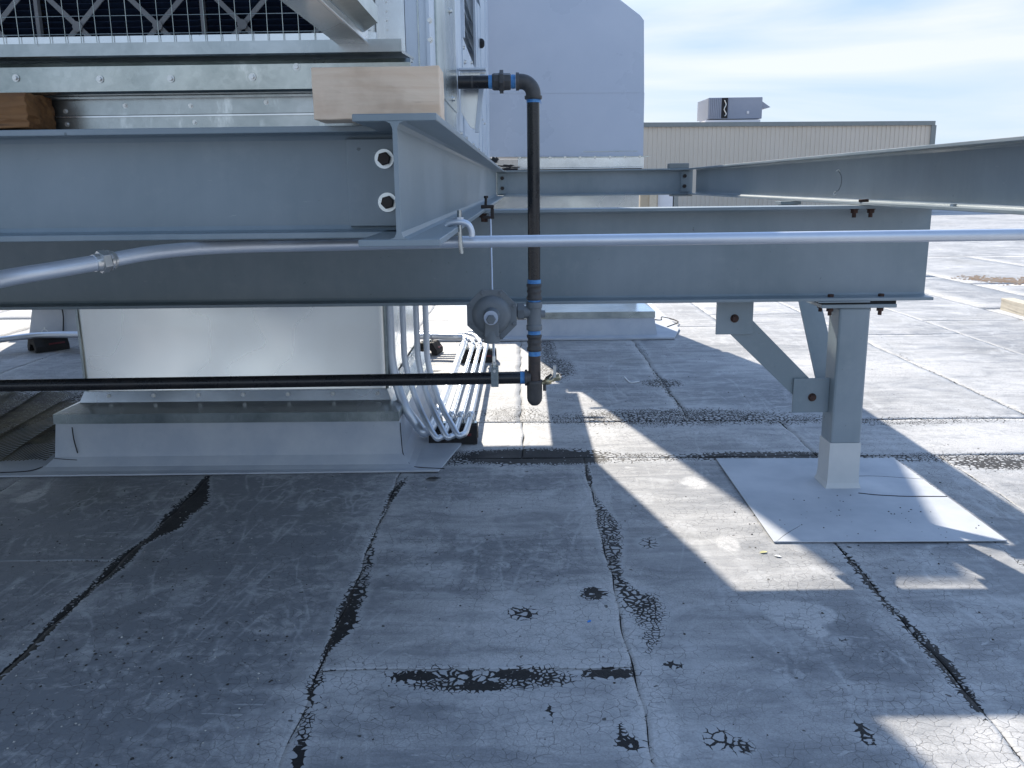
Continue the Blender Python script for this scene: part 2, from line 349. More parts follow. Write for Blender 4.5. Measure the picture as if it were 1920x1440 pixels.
# ================================================================== THE ROOF
POLY = [
  [(-1.439, 3.807, 0.01, 1), (-1.407, 3.647, 0.026, 1), (-1.381, 3.448, 0.054, 1), (-1.387, 3.327, 0.043, 0.95), (-1.372, 3.197, 0.038, 1), (-1.394, 3.107, 0.02, 0.9), (-1.415, 3.021, 0.014, 0.95), (-1.419, 2.889, 0.029, 0.9), (-1.413, 2.792, 0.024, 0.9), (-1.422, 2.658, 0.013, 0.8), (-1.428, 2.563, 0.014, 0.9), (-1.425, 2.441, 0.014, 0.9), (-1.412, 2.282, 0.012, 0.9), (-1.418, 2.134, 0.011, 0.9), (-1.425, 2.004, 0.01, 0.9)],
  [(-0.521, 3.79, 0.007, 0.5), (-0.542, 3.646, 0.019, 0.8), (-0.553, 3.558, 0.016, 0.8), (-0.561, 3.368, 0.009, 0.7), (-0.564, 3.196, 0.008, 0.6), (-0.561, 3.04, 0.012, 0.6), (-0.547, 2.896, 0.017, 0.6), (-0.543, 2.744, 0.022, 0.55), (-0.54, 2.606, 0.028, 0.75), (-0.545, 2.514, 0.027, 0.95), (-0.536, 2.412, 0.029, 0.8), (-0.546, 2.332, 0.018, 0.95), (-0.561, 2.257, 0.009, 0.8), (-0.56, 2.173, 0.009, 0.6), (-0.554, 2.119, 0.021, 0.58), (-0.549, 2.019, 0.02, 0.52), (-0.537, 1.905, 0.016, 0.5), (-0.525, 1.801, 0.012, 0.8), (-0.51, 1.707, 0.009, 0.8)],
  [(0.292, 3.923, 0.01, 0.7), (0.293, 3.747, 0.012, 0.8), (0.295, 3.538, 0.005, 0.4), (0.312, 3.319, 0.023, 0.7), (0.328, 3.178, 0.039, 0.62), (0.322, 2.998, 0.035, 0.64), (0.311, 2.859, 0.022, 0.65), (0.312, 2.73, 0.016, 0.7), (0.321, 2.65, 0.021, 0.66), (0.364, 2.555, 0.055, 0.63), (0.372, 2.467, 0.048, 0.64), (0.376, 2.384, 0.034, 0.52), (0.364, 2.306, 0.025, 0.5), (0.333, 2.232, 0.012, 0.35)],
  [(1.132, 2.959, 0.008, 0.6), (1.126, 2.822, 0.015, 0.7), (1.12, 2.677, 0.016, 0.75), (1.119, 2.544, 0.014, 0.65), (1.126, 2.423, 0.016, 0.65), (1.132, 2.311, 0.02, 0.7), (1.132, 2.195, 0.021, 0.85), (1.13, 2.114, 0.02, 0.75), (1.122, 2.027, 0.017, 0.8), (1.12, 1.956, 0.01, 0.8), (1.117, 1.912, 0.005, 0.6)],
  [(3.212, 8.223, 0.012, 0.4), (2.849, 6.624, 0.014, 0.4), (2.78, 5.851, 0.02, 0.5), (2.788, 5.23, 0.022, 0.5), (2.794, 4.725, 0.02, 0.5)],
  [(0.979, 7.202, 0.009, 0.35), (0.921, 5.938, 0.013, 0.6), (0.909, 5.307, 0.017, 0.7), (0.918, 4.735, 0.014, 0.5)],
  [(1.745, 3.899, 0.01, 0.5), (1.735, 3.603, 0.017, 0.5), (1.719, 3.288, 0.012, 0.5), (1.705, 3.021, 0.01, 0.45), (1.688, 2.749, 0.009, 0.4)],
]
ELL = [(-0.234, 2.112, 0.085, 0.045, 0.6), (-0.161, 2.089, 0.077, 0.031, 0.64), (-0.111, 2.072, 0.042, 0.018, 0.95), (-.29, 2.125, .05, .02, .85), (0.008, 2.115, 0.09, 0.042, 0.64), (-0.02, 2.126, 0.05, 0.024, 0.9), (0.225, 2.132, 0.051, 0.02, 0.95), (0.217, 2.606, 0.027, 0.03, 0.85), (0.24, 2.6, 0.02, 0.02, 0.8), (-0.005, 2.472, 0.033, 0.034, 0.62), (0.242, 1.825, 0.022, 0.02, 0.8), (0.228, 1.87, 0.008, 0.025, 0.8), (0.209, 6.882, 0.05, 0.942, 0.6), (0.232, 6.152, 0.11, 0.299, 0.62), (0.452, 1.844, 0.033, 0.029, 0.5), (0.5, 1.813, 0.022, 0.028, 0.55), (0.403, 2.173, 0.02, 0.014, 0.65), (0.802, 1.861, 0.013, 0.037, 0.68), (0.025, 4.063, 0.27, 0.085, 0.98), (0.202, 4.007, 0.152, 0.055, 0.92), (-0.309, 4.055, 0.103, 0.08, 0.62), (0.511, 4.03, 0.255, 0.055, 0.55), (1.145, 4.039, 0.277, 0.05, 0.85), (1.472, 4.029, 0.15, 0.05, 0.7), (0.836, 4.772, 0.503, 0.14, 0.62), (1.324, 4.709, 0.32, 0.09, 0.55), (0.209, 4.748, 0.386, 0.08, 0.5), (-0.061, 4.9, 0.155, 0.1, 0.5), (2.084, 4.637, 0.284, 0.065, 0.52), (2.474, 4.668, 0.171, 0.055, 0.5), (2.012, 3.997, 0.346, 0.055, 0.6), (2.171, 3.9, 0.143, 0.07, 0.75), (0.911, 5.637, 0.104, 0.1, 0.62), (-2.956, 5.12, 0.46, 0.36, 0.66), (0.452, 3.006, 0.027, 0.04, 0.5), (.06, 1.95, .006, .03, .7), (.9, 2.3, .02, .01, .6)]
TONE = [(0.836, 2.46, 0.09, 0.07, 2.2), (0.789, 2.5, 0.05, 0.04, 1.2), (0.85, 2.36, 0.03, 0.04, 1.6), (-2.108, 3.562, 0.045, 0.081, 2.4), (-0.109, 3.299, 0.191, 0.204, 0.7), (0.743, 3.663, 0.051, 0.07, 1.8), (0.74, 2.99, 0.035, 0.06, 1.2), (1.271, 4.035, 0.302, 0.084, 0.8), (-0.113, 1.968, 0.347, 0.138, 0.45), (-0.411, 2.067, 0.098, 0.075, 0.5), (0.98, 2.254, 0.089, 0.116, -0.9), (0.751, 2.185, 0.116, 0.138, -0.5), (-0.061, 2.911, 0.3, 0.279, -0.6), (-0.925, 2.385, 0.5, 0.4, -0.7), (-1.124, 1.977, 0.35, 0.3, -0.7), (-1.9, 2.6, .5, .6, -.8), (-1.9, 3.3, .5, .4, -.7), (0.228, 2.539, 0.2, 0.108, 0.5), (-0.132, 2.374, 0.35, 0.17, 0.7), (0.305, 1.964, 0.04, 0.3, 0.6), (-0.95, 3.6, 0.45, 0.25, -0.9), (1.512, 3.293, 0.124, 0.115, 0.3), (-1.05, 3.1, .5, .35, -.6), (-.05, 3.7, .35, .2, -.4), (.1, 4.45, .5, .25, .8), (1.0, 4.4, .8, .2, .5), (2.4, 4.35, .6, .3, .9), (.55, 5.3, .35, .5, -.5), (1.6, 5.2, .35, .5, -.4), (2.3, 6.2, .6, .3, .6), (-.6, 1.9, .12, .2, .5)]
def fields(X, Y):
    bare = np.zeros_like(X); tone = np.zeros_like(X)
    for pl in POLY:
        for (x0, y0, w0, s0), (x1, y1, w1, s1) in zip(pl[:-1], pl[1:]):
            dx, dy = x1 - x0, y1 - y0; t = np.clip(((X - x0) * dx + (Y - y0) * dy) / (dx * dx + dy * dy), 0, 1)
            d = np.hypot(X - x0 - t * dx, Y - y0 - t * dy); ww = w0 + (w1 - w0) * t; ss = s0 + (s1 - s0) * t
            bare = np.maximum(bare, ss * np.clip(1.5 - .78 * d / ww, 0, 1))
    for x, y, rx, ry, s in ELL:
        d = np.hypot((X - x) / rx, (Y - y) / ry); bare = np.maximum(bare, s * np.clip(1.8 - d * .85, 0, 1))
    for x, y, rx, ry, s in TONE:
        d = np.hypot((X - x) / rx, (Y - y) / ry)
        if abs(s) > 1.1: tone += s * np.clip((1.25 - d) * 3.5, 0, 1) * .8
        else: tone += s * np.exp(-d * d * .8)
    return bare, tone
roof = MB().box(-160, 220, -40, 320, -.3, -.012).build('roof', M['rooffar']); roof['kind'] = 'structure'
ORG['roof'] = Vector()
MB().box(-8.4, 10.2, -3.0, 15.2, -.0115, -.008).build('bitumen_bed', M['bitumen'], roof)
def sheet(x0, x1, y0, y1):
    g = .0011
    cx, cy = (x0 + x1) / 2, (y0 + y1) / 2
    if y1 <= 4.9 and x0 > -2.6 and x1 < 3 and y1 > 1.6: h = .0125
    elif y0 < 9 and abs(cx) < 5 and y1 > 1.2: h = .04
    else: h = .25
    x0 += g; x1 -= g; y0 += g; y1 -= g; yy0 = max(y0, -3)
    nx = max(2, int((x1 - x0) / h)); ny = max(2, int((y1 - yy0) / h))
    xs = np.linspace(x0, x1, nx + 1); ys = np.linspace(yy0, y1, ny + 1)
    X, Y = np.meshgrid(xs, ys)
    wob = .004 * np.sin(Y * 9 + x0 * 7) + .003 * np.sin(Y * 23 + 1.3 + x0)
    wob2 = .004 * np.sin(X * 8 + y0 * 5) + .002 * np.sin(X * 27)
    X = X + np.where(True, wob, 0) ; Y = Y + wob2
    bare, tone = fields(X, Y)
    ed = np.minimum.reduce([X - X[:, :1], X[:, -1:] - X, Y - Y[:1, :], Y[-1:, :] - Y])
    bare = np.maximum(bare, np.where(ed < .001, .33, 0))
    tone = tone + rng.uniform(-.25, .25) + np.where(ed < .07, .25, 0)
    Z = .0012 * np.sin(X * 5.1 + Y * 3.3) + .0008 * np.sin(Y * 11 + X * 2) - np.where(ed < .001, .0015, 0)
    n = (nx + 1) * (ny + 1)
    V = np.stack([X.ravel(), Y.ravel(), Z.ravel()], 1)
    I = np.arange(n).reshape(ny + 1, nx + 1)
    F = np.stack([I[:-1, :-1], I[:-1, 1:], I[1:, 1:], I[1:, :-1]], -1).reshape(-1, 4).tolist()
    ring = list(I[0, :]) + list(I[1:, -1]) + list(I[-1, -2::-1]) + list(I[-2:0:-1, 0])
    low = V[ring].copy(); low[:, 2] = -.0079; k = len(ring)
    for i in range(k): F.append((int(ring[i]), int(n + i), int(n + (i + 1) % k), int(ring[(i + 1) % k])))
    V = np.concatenate([V, low]); bare = np.concatenate([bare.ravel(), np.full(k, .9)]); tone = np.concatenate([tone.ravel(), np.zeros(k)])
    me = bpy.data.meshes.new('roof_sheet'); me.from_pydata(V.tolist(), [], F)
    for nm, arr in (('bare', bare), ('tone', tone)):
        a = me.attributes.new(nm, 'FLOAT', 'POINT'); a.data.foreach_set('value', arr.astype(np.float32))
    me.polygons.foreach_set('use_smooth', [True] * ((nx) * (ny)) + [False] * k)
    me.materials.append(M['roof']); me.update()
    o = bpy.data.objects.new('roof_sheet', me); COL.objects.link(o); o.parent = roof
XA, XB = 4.03, 4.68
colx = [-8.3, -5.7, -4.0, -3.13, -2.28, -1.42, -.56, .29, 1.125, 1.975, 2.82, 3.67, 5.4, 7.1, 10.1]
for a, b in zip(colx[:-1], colx[1:]):
    if abs(a + .56) < .01: sheet(a, b, -3, 2.16); sheet(a, b, 2.16, XA)
    elif a < -1.9: sheet(a, b, -3, 2.9 - .3 * a % .7); sheet(a, b, 2.9 - .3 * a % .7, XA)
    else: sheet(a, b, -3, XA)
for a, b in zip([-8.3, -4.3, -1.9, .0, 1.4, 3.3, 6], [-4.3, -1.9, .0, 1.4, 3.3, 6, 10.1]): sheet(a, b, XA, XB)
colx2 = [-8.3, -6.5, -5.6, -4.67, -3.74, -2.8, -1.87, -.94, -.01, .92, 1.85, 2.79, 3.72, 4.65, 5.6, 7.5, 10.1]
for i, (a, b) in enumerate(zip(colx2[:-1], colx2[1:])):
    ym = 7.4 + (i * 37 % 11) * .18; ym2 = 11 + (i * 53 % 7) * .3
    sheet(a, b, XB, ym); sheet(a, b, ym, ym2); sheet(a, b, ym2, 15.1)

# ================================================================== ROOF PATCH around the post (a part of the roof)
pt = MB().prism([(.905, 2.99), (1.742, 2.985), (1.738, 3.965), (.91, 3.985)], 2, .0035, .0085).build('membrane_patch', M['membrane'], roof, .002, label='clean square grey patch around the foot of the post')
for q, w_ in (([(1.395, 3.49, .0085), (1.454, 3.467, .0088), (1.51, 3.455, .0088), (1.576, 3.445, .0088), (1.65, 3.443, .0088), (1.738, 3.44, .0085)], .0028), ([(1.43, 3.70, .0083), (1.50, 3.708, .0085), (1.569, 3.703, .0083), (1.66, 3.68, .0082), (1.738, 3.66, .0083)], .0013), ([(.915, 2.992, .0078), (.97, 3.06, .0084), (1.046, 3.14, .008)], .001)):
    MB().tube(q, w_, 6, 6).build('patch_lap', M['bitumen'], roof)
# ================================================================== STEEL FRAME
HB = 1.1828; D8 = .207; FW8 = .133
t = ibeam('steel_beam', 'grey steel beam seen end-on, its cut end nearest under the pine block', 1, -.197, 1.44, 7.26, HB, D8, FW8, .0115, .0075, 'painted steel beams of the frame')
end = t
# long deep beam
lb = ibeam('steel_beam', 'deepest and longest grey steel beam, crossing the whole view on top of the post', 0, 3.63, -3.6, 1.655, HB - .3775, .3763, .18, .0125, .008, 'painted steel beams of the frame')
ibeam('steel_beam', 'wide grey beam crossing the upper left in front of the shiny rail', 0, 1.765, -3.2, -.2035, HB, D8 - .0006, .133, .0115, .0075, 'painted steel beams of the frame')
nb = bpy.data.objects['steel_beam.002']
rb = ibeam('steel_beam', 'grey steel beam running back from the right edge of the view over the post', 1, 1.4125, 1.2, 7.26, HB, D8, FW8, .0115, .0075, 'painted steel beams of the frame')
fb = ibeam('steel_beam', 'small far grey beam linking the backs of the two receding beams', 0, 7.36, -.19, 1.40, HB, D8, FW8, .0115, .0075, 'painted steel beams of the frame')
fb.location.y += 0
# bolted tab plate on the near cross beam, behind the end of the central beam
MB().box(-.335, -.2015, 1.7505, 1.7611, 1.202, 1.368).build('tab_plate', M['steel'], nb, .002)
for z in (1.33, 1.248):
    MB().lathe([(0, .0185), (.004, .0185)], (-.2585 - (z > 1.3) * .003, 1.7505, z), (0, -1, 0), 24, False).build('washer', M['washer'], nb)
    b_ = MB().lathe([(0, .0128), (.012, .0128), (.0135, .011)], (-.2575 - (z > 1.3) * .003, 1.7465, z), (0, -1, 0), 6, False, .25).build('bolt', M['boltblk'], nb)
# end angle with bolts at both ends of the far beam
for xx, s in ((-.186, 1), (1.372, -1)):
    MB().box(min(xx, xx + .07 * s), max(xx, xx + .07 * s), 7.346, 7.3555, 1.205, 1.368).build('angle_cleat', M['steel'], fb, .001)
    for z in (1.33, 1.25):
        MB().lathe([(0, .016), (.014, .016)], (xx + .04 * s, 7.346, z), (0, -1, 0), 6, False).build('bolt', M['boltblk'], fb)
MB().box(1.20, 1.36, 7.31, 7.41, 1.3905, 1.43).build('saddle_clip', M['bldtrim'], fb, .004)
MB().box(1.22, 1.38, 7.25, 7.40, HB - .012, HB - .001).build('saddle_clip', M['bldtrim'], fb, .002)
# bolts joining right beam to long beam
for x, y in ((1.372, 3.575), (1.396, 3.60)):
    hexbolt.put(rb, (x - .02, y - .0, HB + .0118))
for x in (1.325, 1.39):
    nutbolt.put(lb, (x, 3.575, HB - .0140))
for x in (-.15,):
    nutbolt.put(lb, (x, 3.575, HB - .0140))
# scuffs on the right beam: small chalk mark arc
mk = MB(); mk.tube([(1.4078, 4.02, 1.318), (1.4078, 3.985, 1.30), (1.4078, 3.975, 1.27), (1.4078, 4.0, 1.24), (1.4078, 4.03, 1.232)], .0007, 6, 6); mk.build('lifting_scratch', M['boltblk'], rb)
mk = MB(); mk.tube([(1.4075, 4.04, 1.232), (1.4075, 4.06, 1.226), (1.4075, 4.05, 1.216), (1.4075, 4.03, 1.222)], .0018, 6, 4).tube([(1.4075, 4.05, 1.32), (1.4075, 4.02, 1.326), (1.4075, 4.0, 1.318)], .0015, 6, 4); mk.build('weld_spatter', M['white'], rb)
o = MB().lathe([(0, .012), (.008, .01)], (1.372, 2.86, HB + .0117), (0, 0, 1), 6, False).build('bolt', M['chrome'], rb)

# ---- post
ps = thing('support_post', 'square grey steel post with a white coated foot standing on the square roof patch', 'post', (1.352, 3.625, .0086))
MB().prism([(1.29, 3.56), (1.416, 3.56), (1.416, 3.686), (1.29, 3.686)], 2, .20, .775).build('tube', M['steel'], ps, .009)
mb = MB(); 
zs = [.0086, .03, .06, .10, .15, .205]; off = [.012, .004, .0025, .0022, .002, .0015]
for i in range(5):
    a, b_ = off[i], off[i + 1]
    lo = [(1.29 - a, 3.56 - a, zs[i]), (1.416 + a, 3.56 - a, zs[i]), (1.416 + a, 3.686 + a, zs[i]), (1.29 - a, 3.686 + a, zs[i])]
    hi = [(1.29 - b_, 3.56 - b_, zs[i + 1]), (1.416 + b_, 3.56 - b_, zs[i + 1]), (1.416 + b_, 3.686 + b_, zs[i + 1]), (1.29 - b_, 3.686 + b_, zs[i + 1])]
    mb.add(lo + hi, [(k, (k + 1) % 4, (k + 1) % 4 + 4, k + 4) for k in range(4)])
mb.add([(1.2885, 3.5585, .205), (1.4175, 3.5585, .205), (1.4175, 3.6875, .205), (1.2885, 3.6875, .205)], [(0, 1, 2, 3)])
mb.build('coated_foot', M['postpaint'], ps)
MB().box(1.213, 1.515, 3.55, 3.75, .7755, .7905).build('cap_plate', M['steel'], ps, .0015)
MB().plate([(1.215, 3.556, .7908), (1.513, 3.556, .7908), (1.513, 3.74, .7908), (1.215, 3.74, .7908)], (0, 0, 1), .0125).build('shim_and_gap_shade', M['dark'], ps)  # dark sheet stands in for the shade in the gap under the beam flange
MB().box(1.195, 1.40, 3.535, 3.70, .8000, .8048).build('shim_and_gap_shade', M['steel'], ps)
for x, y in ((1.258, 3.585), (1.462, 3.585), (1.258, 3.70), (1.462, 3.70)):
    hexbolt.put(ps, (x, y, HB - .3775 + .0128)); nutbolt.put(ps, (x, y, .7758))
# left knee brace: upper gusset under the beam, flat bar, lower gusset on the post
kb = thing('knee_brace', 'grey flat brace with two bolted gusset plates left of the post', 'brace', (1.04, 3.63, .5))
MB().box(.804, .955, 3.614, 3.624, .662, .8045).build('gusset_plate', M['steel'], kb, .001)
MB().box(1.139, 1.289, 3.614, 3.624, .3245, .472).build('gusset_plate', M['steel'], kb, .001)
MB().plate([(.868, 3.626, .66), (.81, 3.626, .74), (.84, 3.626, .795), (.90, 3.626, .775), (1.272, 3.626, .405), (1.25, 3.626, .345), (1.2, 3.626, .345), (1.145, 3.626, .395)], (0, 1, 0), .010).build('brace_bar', M['steel'], kb, .001)
for x, z in ((.879, .729), (1.219, .391)):
    MB().lathe([(0, .0175), (.002, .0175)], (x, 3.6139, z), (0, -1, 0), 20, False).lathe([(.002, .0125), (.013, .0125)], (x, 3.6139, z), (0, -1, 0), 6, False).build('bolt', M['rust'], kb)
# rear knee brace: post back face up to the right-hand beam
rk = thing('knee_brace', 'grey flat brace rising steeply behind the post towards the receding beam', 'brace', (1.34, 4.0, .8))
MB().plate([(1.272, 3.70, .405), (1.372, 3.70, .405), (1.385, 4.50, 1.165), (1.285, 4.50, 1.165)], (0, .69, -.72), .010).build('brace_bar', M['steel'], rk, .001)
MB().box(1.285, 1.385, 4.45, 4.56, 1.166, 1.1815).build('gusset_plate', M['steel'], rk, .001)
MB().box(1.30, 1.37, 3.687, 3.74, .36, .44).build('gusset_plate', M['steel'], rk, .001)

# ================================================================== LUMBER
def plank(name, label, mt, x0, x1, y0, y1, z0, z1, seed, rough=.0012, n=14):
    rd = random.Random(seed); mb = MB(); ax = 0 if x1 - x0 > y1 - y0 else 1
    bm = bmesh.new(); bmesh.ops.create_cube(bm, size=1)
    bmesh.ops.subdivide_edges(bm, edges=bm.edges, cuts=7, use_grid_fill=True)
    for v in bm.verts:
        u = v.co + Vector((.5, .5, .5))
        v.co = Vector((x0 + (x1 - x0) * u.x, y0 + (y1 - y0) * u.y, z0 + (z1 - z0) * u.z)) + Vector([rd.uniform(-rough, rough) for _ in range(3)])
    me = bpy.data.meshes.new(name); bm.to_mesh(me); bm.free(); me.materials.append(mt)
    o = bpy.data.objects.new(name, me); COL.objects.link(o)
    md = o.modifiers.new('bevel', 'BEVEL'); md.width = .0015; md.limit_method = 'ANGLE'; md.angle_limit = R(50)
    return o
b1 = plank('wood_block', '', M['wood'], -.3605, -.1385, 1.605, 1.695, 1.3935, 1.481, 1, .0007)
b1.rotation_euler = (0, 0, 0); tag(b1, 'pale sawn pine block on the end of the steel beam', 'wood block')
b2 = plank('wood_block', '', M['woodrot'], -1.2, -.915, 1.70, 1.80, 1.3935, 1.456, 2, .0025)
tag(b2, 'dark brown rotten timber end resting on the beam at the far left edge', 'wood block')
b3 = plank('timber', '', M['woodlong'], -.06, .06, -1.1, 1.1, .0, .115, 3, .002)
b3.location = (4.78, 7.72, 0); b3.rotation_euler = (0, 0, R(-4)); tag(b3, 'weathered square timber lying on the sunlit roof at the right edge', 'timber')

# ================================================================== NEAR AIR HANDLER
ah = thing('air_handler', 'galvanised air handler with a wire screened filter intake, filling the upper left', 'air handler', (-1.9, 4.1, 1.39))
G = M['galv']; GD = M['galv_dirty']
# base rails
MB().prism([(1.752, 1.461), (1.762, 1.457), (1.80, 1.457), (1.80, 1.462), (1.765, 1.463), (1.757, 1.468), (1.757, 1.502), (1.765, 1.509), (1.80, 1.511), (1.80, 1.516), (1.757, 1.514), (1.750, 1.506)], 0, -3.6, -.205).build('base_rail', GD, ah)
MB().prism([(1.815, 1.3915), (1.819, 1.3915), (1.819, 1.456), (1.795, 1.456), (1.795, 1.452), (1.815, 1.452)], 0, -3.6, -.205).build('lower_flashing', M['galv_dark'], ah)
MB().prism([(1.811, 1.418), (1.8145, 1.418), (1.8145, 1.4225), (1.811, 1.421)], 0, -3.6, -.21).build('flashing_seam', M['galv'], ah)
MB().prism([(1.706, 1.519), (1.712, 1.517), (1.9, 1.530), (1.9, 1.534), (1.714, 1.523), (1.71, 1.541), (1.706, 1.541)], 0, -3.6, -.215).build('sill_lip', M['galv_dark'], ah)
MB().prism([(1.902, 1.530), (1.915, 1.530), (1.915, 1.584), (1.902, 1.584)], 0, -3.6, -.29).build('sill_upstand', G, ah)
for x, z in ((-.795, 1.483), (-.66, 1.482), (-.505, 1.483), (-.955, 1.487), (-.42, 1.5)):
    screw.put(ah, (x, 1.750, z), FRONT, 1.15)
for x, z in ((-.90, 1.431), (-.90, 1.406), (-.78, 1.44), (-.65, 1.438), (-.645, 1.407), (-.50, 1.443), (-.38, 1.41), (-.385, 1.44)):
    screw.put(ah, (x, 1.815, z), FRONT, .8)
# body
MB().box(-7.6, -.332, 2.30, 6.14, 1.56, 3.35).build('body_core', M['dark'], ah)
MB().box(-7.6, -.203, 2.30, 6.14, 1.392, 1.56).build('base_frame', GD, ah)
# wire screen of welded wires
ws = MB(); x = -1.75
while x < -.31:
    ws.rod((x, 1.897, 1.553), (x + random.uniform(-.002, .004), 1.897, 1.97), .00085, 6); x += .0318
z = 1.553
while z < 1.98:
    ws.rod((-1.78, 1.8985, z), (-.30, 1.8985, z), .00085, 6); z += .0345
ws.build('wire_screen', M['galv_dirty'], ah, kind='stuff')
# filters: pleated blue media with grey card lattice frames
for k in range(5):
    x1 = -.34 - k * .36; x0 = x1 - .345
    fl = MB()
    n = 40
    for i in range(n):
        z0 = 1.575 + i * .0125
        fl.add([(x0, 2.05, z0), (x1, 2.05, z0), (x1, 2.075, z0 + .0062), (x0, 2.075, z0 + .0062)], [(0, 1, 2, 3)])
        fl.add([(x0, 2.075, z0 + .0062), (x1, 2.075, z0 + .0062), (x1, 2.05, z0 + .0125), (x0, 2.05, z0 + .0125)], [(0, 1, 2, 3)])
    f = fl.build('filter', M['media'], ah)
    fr = MB().box(x0 - .004, x0 + .004, 2.030, 2.0435, 1.57, 2.07)
    for c0 in (x0 + .085, x0 + .26):
        for zc in (1.625, 1.80, 1.975):
            for sx, sz in ((1, .62), (-1, .62), (1, -.62), (-1, -.62)):
                dx = .088; wv = .0075
                fr.plate([(c0, 2.036, zc - wv), (c0 + sx * dx, 2.036, zc + sz * .141 - wv), (c0 + sx * dx, 2.036, zc + sz * .141 + wv), (c0, 2.036, zc + wv)], (0, 1, 0), .002 + .0007 * (sx > 0) + .0005 * (sz > 0))
            fr.lathe([(0, .011), (.003, .011)], (c0, 2.0335, zc), (0, -1, 0), 8, False)
    fr.build('filter_frame', M['card'], f)
# hood side and its folded bottom flanges
MB().plate([(-.332, 1.0, 1.533), (-.277, 1.0, 1.533), (-.277, 1.71, 1.533), (-.332, 1.73, 1.533)], (0, 0, 1), .002).build('hood_flange', G, ah)
MB().box(-.279, -.2765, .9, 1.715, 1.5355, 2.3).build('hood_side', G, ah)
MB().rod((-.277, .95, 1.5335), (-.277, 1.71, 1.5335), .003, 8).build('hood_fold', G, ah)
MB().plate([(-.2755, .95, 1.545), (-.240, .95, 1.552), (-.240, 1.60, 1.552), (-.2755, 1.66, 1.545)], (0, 0, 1), .002).build('hood_flange', GD, ah)
MB().box(-.2405, -.2385, .95, 1.59, 1.548, 1.575).build('hood_fold', GD, ah)
MB().box(-.39, -.330, 1.74, 2.29, 1.58, 2.899).build('jamb', G, ah)
MB().box(-3.6, -.29, 1.2, 2.29, 2.9, 3.35).build('hood_top', G, ah)
# front panels at right of the intake
MB().box(-.3295, -.262, 2.160, 2.29, 1.50, 3.35).build('front_panel', G, ah, .001)
MB().box(-.3255, -.310, 2.152, 2.160, 1.50, 3.3).build('panel_seam', M['galv'], ah)
MB().box(-.2605, -.205, 2.150, 2.29, 1.50, 3.35).build('front_panel', M['panel'], ah, .001)
MB().box(-.212, -.2045, 2.144, 2.1495, 1.50, 3.35).build('panel_seam', M['panel'], ah)
MB().box(-.232, -.229, 2.1475, 2.1497, 1.50, 3.35).build('panel_seam', GD, ah)
for z in (1.605, 1.647, 1.80): screw.put(ah, (-.205, 2.150, z), FRONT, 1.3)
for z in (1.565,): screw.put(ah, (-.29, 2.160, z), FRONT, 1.4); 
for k in range(14): screw.put(ah, (-.3035, 2.160, 1.57 + k * .02), FRONT, .45)
# side face panels (plane x = -0.2)
MB().box(-.33, -.2, 2.291, 2.95, 1.504, 3.35).build('corner_panel', GD, ah, .002)
for y, z in ((2.75, 1.53), (2.72, 1.77)): screw.put(ah, (-.2, y, z), RIGHT, 1.6)
MB().box(-.33, -.2025, 2.953, 3.30, 1.40, 3.35).build('side_panel', M['panel'], ah, .001)
# panel with louvre opening
MB().box(-.33, -.2025, 3.303, 4.55, 1.40, 1.80).build('side_panel', M['panel'], ah, .001)
MB().box(-.33, -.2025, 3.303, 4.55, 2.42, 3.35).build('side_panel', M['panel'], ah, .001)
MB().box(-.33, -.2025, 4.20, 4.55, 1.8005, 2.4195).build('side_panel', M['panel'], ah, .001)
MB().plate([(-.2, 3.06, 2.06), (-.155, 3.06, 1.985), (-.155, 3.86, 1.985), (-.2, 3.86, 2.06)], (.3, 0, 1), .002).build('louvre_hood', M['panel'], ah)
for z in (1.86, 1.92, 1.98): MB().plate([(-.23, 3.31, z + .03), (-.205, 3.31, z), (-.205, 4.19, z), (-.23, 4.19, z + .03)], (1, 0, 1), .0015).build('louvre_blade', GD, ah)
for y in (3.305, 4.17): MB().box(-.2024, -.192, y, y + .03, 1.79, 2.43).build('louvre_frame', M['panel'], ah)
MB().box(-.33, -.2025, 4.553, 6.14, 1.40, 3.35).build('side_panel', M['panel'], ah, .001)
for y in (3.30, 4.55, 4.9, 5.6): MB().box(-.2024, -.1985, y - .008, y + .008, 1.41, 3.3).build('panel_seam', M['panel'], ah)
for y, z in ((3.35, 1.76), (3.9, 1.78), (3.42, 1.72), (3.75, 1.72), (4.4, 1.76), (4.7, 1.66), (4.9, 1.62), (5.2, 1.62), (3.1, 1.45), (3.4, 1.45), (3.9, 1.45), (4.4, 1.45), (5.0, 1.45)):
    screw.put(ah, (-.2025, y, z), RIGHT, 1.7)
MB().lathe([(0, .024), (.012, .024), (.02, .018), (.024, .01)], (-.2, 4.78, 1.985), (1, 0, 0), 14).build('door_handle', M['dark'], ah)
# sheet metal bracket below the gas entry
MB().plate([(-.199, 3.11, 1.648), (-.112, 3.11, 1.648), (-.114, 3.11, 1.628), (-.138, 3.11, 1.455), (-.168, 3.11, 1.47), (-.199, 3.11, 1.52)], (0, 1, 0), .004).build('bracket', G, ah, .0008)
MB().plate([(-.130, 3.085, 1.64), (-.112, 3.085, 1.64), (-.138, 3.085, 1.452), (-.152, 3.085, 1.452)], (0, 1, 0), .023).build('bracket', M['panel'], ah, .001)
MB().box(-.20, -.110, 3.06, 3.109, 1.649, 1.656).build('bracket', M['panel'], ah, .001)

